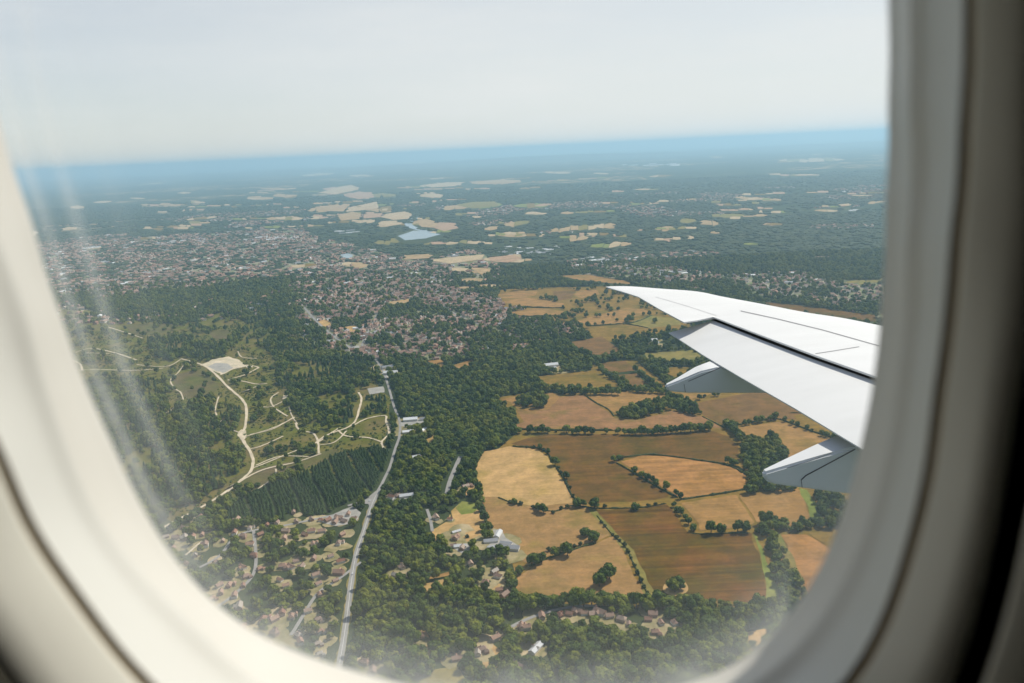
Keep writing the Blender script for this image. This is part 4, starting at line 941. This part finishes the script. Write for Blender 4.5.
# conifers mixed into the heath woods
hwk = any_in(hw_g, X, Y) & (RNG.uniform(0, 1, X.shape) < .55) & (vnoise(X, Y, 90, 8) > .4)
idx = RNG.integers(0, 5, len(X)); idx = np.where(hwk, 5 + RNG.integers(0, 3, len(X)), idx)
ltk = (vnoise(X, Y, 55, 41) + .5 * vnoise(X, Y, 190, 42) + RNG.uniform(-.25, .25, X.shape) > 1.0) & ~hwk
idx = np.where(ltk, 8 + RNG.integers(0, 3, len(X)), idx)
scatter('woodland', X, Y, idx, sc, RNG.uniform(0, 6.28, len(X)), P_TREE + P_CON + P_LIGHT)
# plantation in rows
u = Vector(G(*B1([(560, 88)])[0])) - Vector(G(*B1([(600, 195)])[0])); ua = math.atan2(u.y, u.x)
gx, gy = np.meshgrid(np.arange(-90, 90) * 5.2, np.arange(-110, 110) * 4.4)
gx = gx + 2.4 * (np.abs(np.arange(-90, 90)) % 7 == 0)[None, :] + 1.6 * np.sin(gy / 23.0)
keep = ~((np.arange(-90, 90) % 7) == 0)[None, :].repeat(220, 0)
gx = gx + RNG.uniform(-1.1, 1.1, gx.shape); gy = gy + RNG.uniform(-1, 1, gy.shape)
c0 = np.array(plant_g).mean(0)
PX = c0[0] + gy * math.cos(ua) - gx * math.sin(ua); PY = c0[1] + gy * math.sin(ua) + gx * math.cos(ua)
PX, PY = PX[keep], PY[keep]
k = inside(plant_g, PX, PY); PX, PY = PX[k], PY[k]
k = clear(PX, PY); PX, PY = PX[k], PY[k]
pidx = np.where(RNG.uniform(0, 1, len(PX)) < .45, 3 + RNG.integers(0, 3, len(PX)), RNG.integers(0, 3, len(PX)))
psc = iso(len(PX), .62, 1.0, .55, .85) * np.where(pidx >= 3, .55, 1.0)[:, None]
scatter('pine_plantation', PX, PY, pidx, psc, RNG.uniform(0, 6.28, len(PX)), P_CON + P_DARK)
# heath scrub
X, Y = grid_points((-1400, 200), (850, 2600), 8.5); k = any_in(heath_g, X, Y) & ~any_in(hw_g, X, Y); X, Y = X[k], Y[k]
k = (RNG.uniform(0, 1, X.shape) < np.where(vnoise(X, Y, 45, 5) > .5, .8, .22)) & ~any_in(heather_g, X, Y); X, Y = X[k], Y[k]
k = clear(X, Y, .3); X, Y = X[k], Y[k]
scatter('heath_scrub', X, Y, RNG.integers(0, 2, len(X)), iso(len(X), .5, 1.25, .5, 1.0), RNG.uniform(0, 6.28, len(X)), P_GORSE)
# far woods
X, Y = grid_points((-8200, 7000), (3600, 11500), 34); k = in_view(X, Y, 10); X, Y = X[k], Y[k]
n3 = vnoise(X, Y, 520, 13); n4 = vnoise(X, Y, 1700, 14); tw = any_in(town_g, X, Y)
d = np.where(n3 + .5 * n4 > .98, .16, .82); d = np.where(tw, np.where(n3 > .5, .65, .3), d)
k = (RNG.uniform(0, 1, X.shape) < d); X, Y = X[k], Y[k]
k = ~any_in(open_polys, X, Y); X, Y = X[k], Y[k]
scatter('far_woodland', X, Y, RNG.integers(0, 3, len(X)), iso(len(X), .75, 1.4, .3, .55), RNG.uniform(0, 6.28, len(X)), P_CLUMP)

# towns
def solid(k, wallm, roofm, sx=1.0):
    W, Wf, Rf, Rff, Ch, Cf = house_parts(k); V = W + Rf + Ch
    o1 = len(W); o2 = o1 + len(Rf)
    Fc = Wf + [tuple(o1 + i for i in f) for f in Rff] + [tuple(o2 + i for i in f) for f in Cf]
    return proto(mesh_of('town_house', V, Fc, [wallm, roofm, M['chimney']], midx=[0] * len(Wf) + [1] * len(Rff) + [2] * len(Cf)))
P_H = [solid(0, M['wall'], M['roof']), solid(1, M['wall'], M['roof']), solid(2, M['wall'], M['roof']), solid(3, M['cream_wall'], M['shedroof']), solid(3, M['cream_wall'], M['greyroof'])]
def street_dir(X, Y):
    return np.floor(vnoise(np.floor(X / 210) * 210, np.floor(Y / 260) * 260, 120, 31) * 6) * .41
def town_pts(polys, sp, dens, pitch):
    P = np.concatenate([np.array(p) for p in polys]); X, Y = grid_points((P[:, 0].min(), P[:, 0].max()), (P[:, 1].min(), P[:, 1].max()), sp, .5)
    k = any_in(polys, X, Y) & in_view(X, Y, 10); X, Y = X[k], Y[k]
    th = street_dir(X, Y); v = (-X * np.sin(th) + Y * np.cos(th)) % pitch
    k = (v < pitch * .30) | ((v > pitch * .44) & (v < pitch * .74))
    k &= (RNG.uniform(0, 1, X.shape) < dens * np.where(vnoise(X, Y, 140, 2) > .62, .35, 1.0)) & ~any_in(open_polys, X, Y); X, Y = X[k], Y[k]
    for w, g in road_g[-2:]:
        k = ~near_line(g, X, Y, w / 2 + 6); X, Y = X[k], Y[k]
    return X, Y
XA, YA = town_pts([town_g[0], town_g[4]], 12.5, .95, 50); XB, YB = town_pts(town_g[1:4], 23, .75, 75)
ordr = np.argsort(np.hypot(XA, YA)); near_i = ordr[:135]
for i in near_i:                                     # the town houses that show largest are things of their own
    w_, rf_, ch_ = HM[[0, 0, 1, 2][i % 4]]; sz = random.uniform(.78, 1.0)
    r_ = empty('house', (XA[i], YA[i], 0), float(street_dir(XA[i:i + 1], YA[i:i + 1])[0]) + random.choice([0, 0, 1.57])); r_.scale = (sz, sz, sz)
    link('wall', w_, r_); ro_ = link('roof', rf_, r_); link('chimney', ch_, ro_)
    tag(r_, 'tiny pitched roof house on the near edge of the central town beside the dark woods', 'house', 'houses on the near edge of the town')
XA, YA = XA[ordr[135:]], YA[ordr[135:]]
X, Y = grid_points((-6500, 6000), (2700, 8500), 42, .45); k = in_view(X, Y, 10); X, Y = X[k], Y[k]
k = (vnoise(X, Y, 420, 21) + .35 * vnoise(X, Y, 1500, 22) > .84) & (RNG.uniform(0, 1, X.shape) < .75) & ~any_in(open_polys, X, Y) & ~any_in(town_g, X, Y); X, Y = X[k], Y[k]
nA, nB, nC = len(XA), len(XB), len(X)
X = np.concatenate([XA, XB, X]); Y = np.concatenate([YA, YB, Y])
idx = RNG.choice([0, 0, 1, 2, 3, 4], len(X), p=[.3, .22, .26, .17, .025, .025])
scl = np.concatenate([iso(nA, .78, 1.02), iso(nB, 1.15, 1.55, .7, .9), iso(nC, 1.3, 1.8, .6, .8)]); 
rot = street_dir(X, Y) + RNG.choice([0, 0, 1.57], len(X)) + RNG.uniform(-.1, .1, len(X))
# works and retail sheds
SH = []
for (x0, y0, s, lst) in [(500, 120, .293, [(90, 445, 90, 11, 34), (330, 480, 60, 9, 22), (430, 476, 40, 6, 12), (700, 525, 170, 8, 30), (810, 525, 50, 8, 14), (505, 153, 100, 4, 26), (180, 440, 20, 8, 6)]),
                         (0, 120, .293, [(640, 412, 60, 5, 18), (570, 425, 25, 5, 8), (320, 437, 35, 4, 8), (900, 405, 60, 6, 12), (300, 555, 60, 6, 10), (200, 500, 40, 8, 8)]),
                         (250, 120, .293, [(940, 450, 80, 12, 30), (320, 383, 40, 6, 8), (120, 405, 60, 6, 10)]), (750, 120, .2927, [(130, 490, 30, 3, 5), (120, 530, 60, 8, 14), (210, 545, 40, 6, 8), (360, 312, 10, 3, 2)]),
                         (250, 290, .293, [(850, 195, 60, 12, 14), (960, 140, 40, 10, 8), (380, 150, 12, 25, 8)])]:
    for (cx, cy, rx, ry, n) in lst:
        for _ in range(n):
            SH.append((x0 + (cx + random.uniform(-rx, rx)) * s, y0 + (cy + random.uniform(-ry, ry)) * s))
sg = np.array([G(*p) for p in SH]); dd = np.hypot(sg[:, 0], sg[:, 1])
X = np.concatenate([X, sg[:, 0]]); Y = np.concatenate([Y, sg[:, 1]]); idx = np.concatenate([idx, RNG.choice([3, 3, 3, 4], len(sg))])
ss = np.clip(dd / 4000, .8, 4.0)[:, None] * np.stack([RNG.uniform(.8, 1.9, len(sg)), RNG.uniform(.8, 1.8, len(sg)), RNG.uniform(.5, .9, len(sg))], 1)
ss[:, 2] = np.minimum(ss[:, 2], 2.2)
scl = np.concatenate([scl, ss]); rot = np.concatenate([rot, RNG.uniform(0, .5, len(sg))])
scatter('town', X, Y, idx, scl, rot, P_H)
print('COUNTS trees', len(tree_xy), 'extra', ex, 'houses', len(house_xy), 'town', len(X))

# ------------------------------------------------------------------ the wing
WZ = H - 4.0
wing = empty('aircraft_wing', (0, 0, 0))
tag(wing, 'white swept airliner wing with drooped flap stretching out below the window', 'aircraft wing')
W8 = lambda p: T(600, 270, .293, p)
def curve(pts, n):
    g = smooth_line(pts, 12); d = [0]
    for a, b in zip(g, g[1:]): d.append(d[-1] + math.dist(a, b))
    out = []
    for k in range(n):
        t = d[-1] * k / (n - 1); i = max(1, next((j for j, q in enumerate(d) if q >= t - 1e-9), len(d) - 1))
        u = (t - d[i - 1]) / max(d[i] - d[i - 1], 1e-9); out.append((g[i - 1][0] + (g[i][0] - g[i - 1][0]) * u, g[i - 1][1] + (g[i][1] - g[i - 1][1]) * u))
    return out
LEpx = W8([(20, 57), (55, 55), (110, 56), (200, 63), (330, 73), (420, 91), (560, 117), (700, 144), (830, 164), (960, 190), (1200, 240), (1500, 305)])
TEpx = W8([(20, 59), (70, 72), (130, 91), (200, 132), (286, 178), (330, 172), (387, 160), (560, 226), (735, 291), (935, 361), (1200, 452), (1500, 560)])
def wing_grid(le, te, n, m, zf):
    rows = []
    for i in range(n):
        r = []
        for j in range(m):
            t = j / (m - 1); x = le[i][0] + (te[i][0] - le[i][0]) * t; y = le[i][1] + (te[i][1] - le[i][1]) * t
            r.append(on_z(x, y, zf(i / (n - 1), t)))
        rows.append(r)
    return rows
def skin(name, up, lo, mat, parent):
    n, m = len(up), len(up[0]); V = [v for r in up for v in r] + [v for r in lo for v in r]; Fc = []; o = n * m
    for i in range(n - 1):
        for j in range(m - 1):
            a = i * m + j; Fc.append((a, a + m, a + m + 1, a + 1)); Fc.append((o + a, o + a + 1, o + a + m + 1, o + a + m))
        a = i * m; Fc.append((a, o + a, o + a + m, a + m)); a = i * m + m - 1; Fc.append((a, a + m, o + a + m, o + a))
    for j in range(m - 1):
        Fc.append((j, j + 1, o + j + 1, o + j)); a = (n - 1) * m + j; Fc.append((a, o + a, o + a + 1, a + 1))
    me = mesh_of(name, V, Fc, mat)
    ob = link(name, me, parent)
    bm = bmesh.new(); bm.from_mesh(me); bmesh.ops.recalc_face_normals(bm, faces=bm.faces); bm.to_mesh(me); bm.free()
    for p in me.polygons: p.use_smooth = True
    me.set_sharp_from_angle(angle=R(32)); return ob
NS = 60
# match span stations on both edges so that chords run fore and aft
def stations(px, keys, n):
    g = smooth_line(px, 12); k12 = [i * 12 for i in range(len(px))]
    out = []
    for i in range(n):
        t = i / (n - 1) * (len(px) - 1); a = int(min(t * 12, len(g) - 1.001)); u = t * 12 - a
        out.append((g[a][0] + (g[min(a + 1, len(g) - 1)][0] - g[a][0]) * u, g[a][1] + (g[min(a + 1, len(g) - 1)][1] - g[a][1]) * u))
    return out
def cam(s, t): return .11 * (.25 + s) * (2.1 * math.sqrt(max(t, 0)) - 2.1 * t)
# linear pieces keep the aileron step crisp
def lin(px, n):
    out = []
    for i in range(n):
        t = i / (n - 1) * (len(px) - 1); a = int(min(t, len(px) - 1.001)); u = t - a
        out.append((px[a][0] + (px[a + 1][0] - px[a][0]) * u, px[a][1] + (px[a + 1][1] - px[a][1]) * u))
    return out
NS = 67
le = stations(LEpx, None, NS); te = lin(TEpx, NS)
up = wing_grid(le, te, NS, 14, lambda s, t: WZ + cam(s, t))
lo = [[v - Vector((0, 0, .02 + .42 * s_ * (math.sqrt(j / 13) * (1 - j / 13) * 2.0 + .05))) for j, v in enumerate(r)] for s_, r in ((i / (NS - 1), r) for i, r in enumerate(up))]
skin('wing_skin', up, lo, M['wing'], wing)
# flap, set lower and drooping aft
FLf = W8([(240, 213), (300, 190), (386, 173), (470, 205), (560, 243), (735, 308), (935, 378), (1200, 470), (1500, 580)])
FLf = W8([(386, 172), (470, 206), (560, 242), (735, 307), (935, 377), (1200, 470), (1500, 580)])
FLt = W8([(235, 214), (350, 289), (480, 366), (665, 472), (890, 608), (1180, 790), (1500, 1000)])
fz = lambda s, t: WZ - .10 - .26 * t
NF = 49
fu = wing_grid(lin(FLf, NF), lin(FLt, NF), NF, 12, fz)
fl = [[v - Vector((0, 0, .02 + .20 * (1 - j / 11))) for j, v in enumerate(r)] for r in fu]
skin('flap', fu, fl, M['flap'], wing)
# dark cove between wing trailing edge and flap nose
cv_a = lin(W8([(380, 158), (560, 224), (735, 289), (935, 359), (1200, 450), (1500, 558)]), 30)
cv_b = lin(W8([(386, 184), (560, 252), (735, 317), (935, 387), (1200, 480), (1500, 590)]), 30)
V = [on_z(*p, WZ - .16) for p in cv_a] + [on_z(*p, WZ - .17) for p in cv_b]
obj('flap_cove', V, [(i, i + 1, 31 + i, 30 + i) for i in range(29)], M['seam'], wing)
# panel lines: narrow strips lying on the skin
def strip(name, px, wpx, zf, mat):
    g = lin(px, 40); V = []; Fc = []
    for i, p in enumerate(g):
        V += [on_z(p[0], p[1] - wpx / 2, zf), on_z(p[0], p[1] + wpx / 2, zf)]
        if i: Fc.append((2 * i - 2, 2 * i - 1, 2 * i + 1, 2 * i))
    return V, Fc
from mathutils.bvhtree import BVHTree
def on_skin(px, py, grid):
    pass
def skin_bvh(grid):
    n, m = len(grid), len(grid[0]); V = [v for r in grid for v in r]
    return BVHTree.FromPolygons(V, [(i * m + j, (i + 1) * m + j, (i + 1) * m + j + 1, i * m + j + 1) for i in range(n - 1) for j in range(m - 1)])
bw = skin_bvh(up)
def drop(px, py, b, lift=.004):
    d = ray(px, py).normalized(); hit = b.ray_cast(CAM_LOC, d)
    return hit[0] + Vector((0, 0, lift)) if hit[0] else None
def skin_line(name, px, wpx, mat, b=bw, lift=.004, n=40):
    V = []; Fc = []
    for p in lin(px, n):
        a = drop(p[0], p[1] - wpx / 2, b, lift); c = drop(p[0], p[1] + wpx / 2, b, lift)
        if a is None or c is None: continue
        V += [a, c]
        if len(V) > 2: i = len(V); Fc.append((i - 4, i - 3, i - 1, i - 2))
    return obj(name, V, Fc, mat, wing)
skin_line('spoiler_hinge', W8([(480, 140), (600, 166), (760, 205), (955, 260)]), .9, M['fainter'])
skin_line('spoiler_gap', W8([(735, 286), (800, 276), (885, 262)]), .6, M['fainter'])
skin_line('aileron_hinge', W8([(190, 92), (300, 124), (398, 156)]), .45, m_plain('faint_gap', (.55, .55, .55)))
# flap track fairings: canoes under the flap, tails showing aft
def fairing(side, ytop, width, seam, name='flap_fairing'):
    y0 = ytop
    near = [on_y(px, py, y0) for px, py in side]; n = len(near)
    zc = sum(v.z for v in near) / n
    V = []; Fc = []
    xs = [v.x for v in near]; x0, x1 = min(xs), max(xs)
    layers = [(0, 0.0), (.04, .0), (.30, .0), (.5, .0)]
    rings = []
    for k, (dy, inset) in enumerate([(0.0, .0), (width, .0)]):
        ring_ = []
        for v in near:
            t = min(1, (v.x - x0) / (x1 - x0) * 1.6 + .22)
            ring_.append(Vector((v.x, v.y + dy * t, v.z)))
        rings.append(ring_)
    V = rings[0] + rings[1]
    Fc = [tuple(range(n)), tuple(range(2 * n - 1, n - 1, -1))] + [(i, i + n, (i + 1) % n + n, (i + 1) % n) for i in range(n)]
    me = mesh_of(name, V, Fc, M['fairing']); ob = link(name, me, wing)
    bm = bmesh.new(); bm.from_mesh(me); bmesh.ops.recalc_face_normals(bm, faces=bm.faces)
    bmesh.ops.bevel(bm, geom=[e for e in bm.edges], offset=.035, segments=3, affect='EDGES', clamp_overlap=True)
    bm.to_mesh(me); bm.free(); me.polygons.foreach_set('use_smooth', [True] * len(me.polygons)); me.set_sharp_from_angle(angle=R(35))
    for k, (px, w) in enumerate(seam):
        Vs = []; Fs = []
        for p in lin(px, 16):
            Vs += [on_y(p[0] - w * .35, p[1] - w / 2, y0 - .006), on_y(p[0] + w * .35, p[1] + w / 2, y0 - .006)]
            if len(Vs) > 2: i = len(Vs); Fs.append((i - 4, i - 3, i - 1, i - 2))
        obj('seam', Vs, Fs, M['seam'] if k == 0 else M['fainter'], ob)
    return ob
p1 = on_z(718, 366, WZ - .36); p2 = on_z(842, 439, WZ - .36)
fairing(I_([(175, 312), (250, 285), (410, 216), (540, 185), (640, 205), (820, 310), (900, 364), (640, 364), (320, 363), (200, 352), (178, 332)]), p1.y, .55, [(I_([(300, 300), (310, 356)]), .7), (I_([(330, 282), (550, 188)]), .7)])
fairing(G_([(250, 415), (400, 370), (580, 318), (770, 268), (860, 290), (1300, 560), (720, 535), (440, 500), (300, 480), (256, 460)]), p2.y, .6, [(G_([(468, 500), (463, 455), (490, 430), (770, 280)]), .9), (G_([(380, 388), (520, 345), (640, 300)]), .5)])

# ------------------------------------------------------------------ the cabin window
OC = (470.0, 200.0); NA = 160
def ring_fn(pts):
    a = sorted((math.atan2(y - OC[1], x - OC[0]), math.dist((x, y), OC)) for x, y in pts)
    th = np.array([q[0] for q in a]); rd = np.array([q[1] for q in a])
    th3 = np.concatenate([th - 2 * math.pi, th, th + 2 * math.pi]); rd3 = np.concatenate([rd] * 3)
    t = np.linspace(-math.pi, math.pi, NA, endpoint=False)
    fine = np.linspace(-math.pi, math.pi, 1440, endpoint=False); r = np.interp(fine, th3, rd3)
    ker = np.exp(-np.linspace(-2, 2, 61) ** 2); ker /= ker.sum()
    r = np.convolve(np.concatenate([r[-60:], r, r[:60]]), ker, 'same')[60:-60]
    return np.interp(t, fine, r)
RA = ring_fn([(888, 0), (888, 100), (886, 200), (882, 300), (875, 375), (863, 440), (844, 511), (828, 557), (803, 600), (774, 639), (740, 665), (703, 682), (620, 700), (520, 704), (450, 697), (400, 685), (339, 668), (300, 655), (249, 632), (207, 599), (174, 561), (141, 508), (112, 445), (91, 400), (62, 320), (32, 222), (0, 126), (-25, 20), (-40, -100), (-30, -220), (20, -330), (120, -400), (300, -430), (550, -420), (740, -370), (840, -270), (880, -130)])
RB = ring_fn([(0, 258), (22, 320), (43, 400), (62, 454), (95, 528), (141, 586), (182, 624), (215, 657), (244, 683), (350, 735), (470, 752), (600, 745), (700, 722), (790, 668), (840, 605), (868, 545), (890, 470), (905, 380), (912, 250), (915, 100), (915, 0), (908, -140), (865, -290), (760, -395), (560, -450), (300, -462), (100, -430), (-15, -350), (-70, -230), (-80, -100), (-68, 20), (-35, 150)])
RC = ring_fn([(2, 458), (25, 520), (79, 599), (128, 665), (145, 683), (230, 755), (350, 800), (480, 812), (620, 800), (740, 762), (810, 722), (858, 677), (887, 619), (912, 541), (937, 400), (949, 320), (955, 237), (964, 120), (968, 0), (962, -150), (915, -320), (800, -430), (600, -500), (300, -510), (70, -480), (-80, -390), (-150, -240), (-165, -80), (-145, 80), (-95, 250), (-45, 365)])
RD = ring_fn([(1030, 330), (1016, 400), (1001, 495), (985, 578), (963, 657), (953, 683), (880, 815), (740, 890), (480, 925), (230, 885), (100, 800), (4, 690), (-16, 656), (-64, 585), (-110, 450), (-200, 220), (-260, 0), (-270, -200), (-220, -400), (-60, -540), (200, -590), (500, -600), (800, -540), (960, -420), (1030, -250), (1050, -50), (1045, 100)])
TH = np.linspace(-math.pi, math.pi, NA, endpoint=False)
def loop3(r, depth, add=0.0):
    return [on_y(OC[0] + (r[i] + add) * math.cos(TH[i]), OC[1] + (r[i] + add) * math.sin(TH[i]), depth[i] if hasattr(depth, '__len__') else depth) for i in range(NA)]
def loft(name, loops, mat, parent, smooth=True):
    V = [v for l in loops for v in l]; Fc = []
    for k in range(len(loops) - 1):
        for i in range(NA):
            j = (i + 1) % NA; Fc.append((k * NA + i, k * NA + j, (k + 1) * NA + j, (k + 1) * NA + i))
    return obj(name, V, Fc, mat, parent, smooth)
DA, DB, DC, DD = .285, .249, .212, .188
DD = DD + .009 * np.clip(np.cos(TH + .45), 0, 1) ** 1.5
win = empty('cabin_window', (0, 0, 0))
tag(win, 'rounded cream plastic airliner window surround with clear panes and ridged reveal', 'window')
def mixr(a, b, t): return a * (1 - t) + b * t
loft('gasket', [loop3(RA, .345, 26), loop3(RA, .322, 12), loop3(RA, .30, -1), loop3(RA, DA + .006, -2)], M['reveal'], win)
loft('reveal', [loop3(RA, DA + .006, -2), loop3(RA, DA, 1), loop3(RA, DA - .004, 7), loop3(mixr(RA, RB, .35), mixr(DA, DB, .34)), loop3(mixr(RA, RB, .7), mixr(DA, DB, .72)), loop3(mixr(RA, RB, .92), mixr(DA, DB, .93))], M['reveal'], win)
loft('bezel', [loop3(mixr(RA, RB, .92), mixr(DA, DB, .93)), loop3(RB, DB + .001, -9), loop3(RB, DB - .002, -8), loop3(RB, DB - .005, 3), loop3(mixr(RB, RC, .3), mixr(DB, DC, .36)), loop3(mixr(RB, RC, .65), mixr(DB, DC, .7)), loop3(RC, DC + .001, -7)], M['bezel'], win)
loft('groove', [loop3(RC, DC + .001, -7), loop3(RC, DC + .001, 0), loop3(RC, DC - .001, 6)], M['groove'], win)
loft('surround', [loop3(RC, DC - .001, 6), loop3(RC, DC - .003, 10), loop3(mixr(RC, RD, .5), mixr(DC, DD, .45)), loop3(RD, DD + .001, -7), loop3(RD, DD + .003, -2), loop3(RD, DD + .008, 0)], M['panel'], win)
loft('shadow_gap', [loop3(RD, DD + .008, 0), loop3(RD, DD + .03, 2), loop3(RD, DD + .03, 44), loop3(RD, DD - .002, 30)], M['gap'], win)
def pane(name, depth, add, mat, rings=26):
    l = loop3(RA, depth, add); c = sum(l, Vector()) / NA; V = []; Fc = []
    for k in range(rings):
        t = 1 - (1 - (k + 1) / rings) ** 1.0; V += [c + (v - c) * t for v in l]
        if k:
            o = k * NA; Fc += [(o - NA + i, o - NA + (i + 1) % NA, o + (i + 1) % NA, o + i) for i in range(NA)]
    V.append(c); Fc += [(i, (i + 1) % NA, rings * NA) for i in range(NA)]
    ob = obj(name, V, Fc, mat, win)
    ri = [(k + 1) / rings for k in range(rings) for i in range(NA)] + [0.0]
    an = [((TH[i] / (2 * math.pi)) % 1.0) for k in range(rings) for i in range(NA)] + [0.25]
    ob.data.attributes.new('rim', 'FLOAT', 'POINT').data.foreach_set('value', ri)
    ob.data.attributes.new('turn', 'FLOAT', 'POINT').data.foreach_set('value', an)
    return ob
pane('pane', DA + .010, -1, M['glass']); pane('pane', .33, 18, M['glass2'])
# sidewall and the closed cabin behind the camera
cab = empty('cabin_sidewall', (0, 0, 0))
tag(cab, 'dim cream cabin sidewall panel around the window surround', 'cabin wall')
WR = 1.2
def out_loop(depth, half):
    o = []
    for i in range(NA):
        a = TH[i]; s = half / max(abs(math.cos(a)), abs(math.sin(a)))
        o.append(CAM_LOC + Vector((s * math.cos(a), depth, -s * math.sin(a))))
    return o
loft('side_panel', [loop3(RD, DD - .002, 30), loop3(RD, DD - .006, 36), loop3(RD, DD - .012, 120), out_loop(.168, WR)], M['panel'], cab)
back = out_loop(-2.6, WR)
V = out_loop(.168, WR) + back + [CAM_LOC + Vector((0, -2.6, 0))]
Fc = [(i, (i + 1) % NA, NA + (i + 1) % NA, NA + i) for i in range(NA)] + [(NA + i, NA + (i + 1) % NA, 2 * NA) for i in range(NA)]
obj('lining', V, Fc, M['lining'], cab)
# outer skin of the fuselage round the window
loft('outer_skin', [loop3(RA, .345, 26), out_loop(.36, WR + .02), out_loop(.168, WR + .02)], M['wing'], cab)

# ------------------------------------------------------------------ air
HZ = H + 100; B_ = 110000.0
V = []; Fc = []; box(V, Fc, -B_, B_, -B_, B_, -1.0, HZ)
hz = obj('haze', V, Fc, None) if False else link('haze', mesh_of('haze', V, Fc, []))
hz['kind'] = 'stuff'
m, nt, N, L = new_mat('summer_haze')
pv = N.new('ShaderNodeVolumePrincipled'); o = N.new('ShaderNodeOutputMaterial'); L.new(pv.outputs[0], o.inputs['Volume'])
pv.inputs['Color'].default_value = (.53, .81, 1, 1); pv.inputs['Density'].default_value = 6.6e-5; pv.inputs['Anisotropy'].default_value = .25
hz.data.materials.append(m)
try: m.volume_sampling = 'MULTIPLE_IMPORTANCE'
except Exception: pass

# ------------------------------------------------------------------ light, sky, camera
SUN_EL, SUN_AZ = R(50), R(53)                # azimuth from straight ahead (+Y) towards the right (+X)
sd = bpy.data.lights.new('sun', 'SUN'); sd.energy = 4.9; sd.angle = R(.5); sd.color = (1, .95, .86)
so = bpy.data.objects.new('sun', sd); COL.objects.link(so)
sdir = Vector((math.cos(SUN_EL) * math.sin(SUN_AZ), math.cos(SUN_EL) * math.cos(SUN_AZ), math.sin(SUN_EL)))
so.rotation_euler = sdir.to_track_quat('Z', 'Y').to_euler(); so.location = sdir * 50 + CAM_LOC
w = bpy.data.worlds.new('World'); scene.world = w; w.use_nodes = True
N = w.node_tree.nodes; L = w.node_tree.links; N.clear()
sk = N.new('ShaderNodeTexSky'); sk.sky_type = 'NISHITA'; sk.sun_disc = False
sk.sun_elevation = SUN_EL; sk.sun_rotation = SUN_AZ; sk.altitude = 520; sk.air_density = 1.0; sk.dust_density = 1.0; sk.ozone_density = 1.5
bg = N.new('ShaderNodeBackground'); bg.inputs[1].default_value = .10
ow = N.new('ShaderNodeOutputWorld')
tc = N.new('ShaderNodeTexCoord'); mp = N.new('ShaderNodeMapping'); mp.inputs['Scale'].default_value = (1.6, 1.6, 9); L.new(tc.outputs['Generated'], mp.inputs[0])
cn = noise(N, L, mp.outputs[0], 2.2, 6, .6); cf = ramp(N, L, cn, [(.38, (.86, .86, .86)), (.68, (1, 1, 1))])
sxyz = N.new('ShaderNodeSeparateXYZ'); L.new(tc.outputs['Generated'], sxyz.inputs[0])      # the milky summer haze thins out towards the zenith
zf = ramp(N, L, sxyz.outputs[2], [(.03, (.97, .97, .97)), (.17, (.86, .86, .86)), (.30, (.42, .42, .42)), (.6, (.16, .16, .16))])
cf = mixc(N, L, 1.0, cf, zf, 'MULTIPLY')
dt = N.new('ShaderNodeVectorMath'); dt.operation = 'DOT_PRODUCT'; dt.inputs[1].default_value = sdir; L.new(tc.outputs['Generated'], dt.inputs[0])
cf = mixc(N, L, 1.0, cf, ramp(N, L, dt.outputs['Value'], [(0.0, (.55, .55, .55)), (.45, (1, 1, 1))]), 'MULTIPLY')   # milkier towards the sun
L.new(mixc(N, L, cf, sk.outputs[0], (8.5, 8.6, 8.55)), bg.inputs[0]); L.new(bg.outputs[0], ow.inputs[0])

cd = bpy.data.cameras.new('camera'); co = bpy.data.objects.new('camera', cd); COL.objects.link(co)
co.matrix_world = Matrix.Translation(CAM_LOC) @ CAM_ROT.to_4x4()
cd.sensor_width = 36; cd.lens = F / 1024 * 36; cd.clip_start = .01; cd.clip_end = 400000
cd.dof.use_dof = True; cd.dof.focus_distance = 900; cd.dof.aperture_fstop = 6.7
scene.camera = co
vs_ = scene.view_settings; vs_.view_transform = 'Standard'; vs_.look = 'None'; vs_.exposure = 0.05; vs_.gamma = 1.0; vs_.use_curve_mapping = False
cy = scene.cycles
cy.use_denoising = True
cy.max_bounces = 8; cy.diffuse_bounces = 4; cy.glossy_bounces = 3; cy.transparent_max_bounces = 12; cy.volume_bounces = 1
cy.caustics_reflective = False; cy.caustics_refractive = False; cy.sample_clamp_indirect = 6
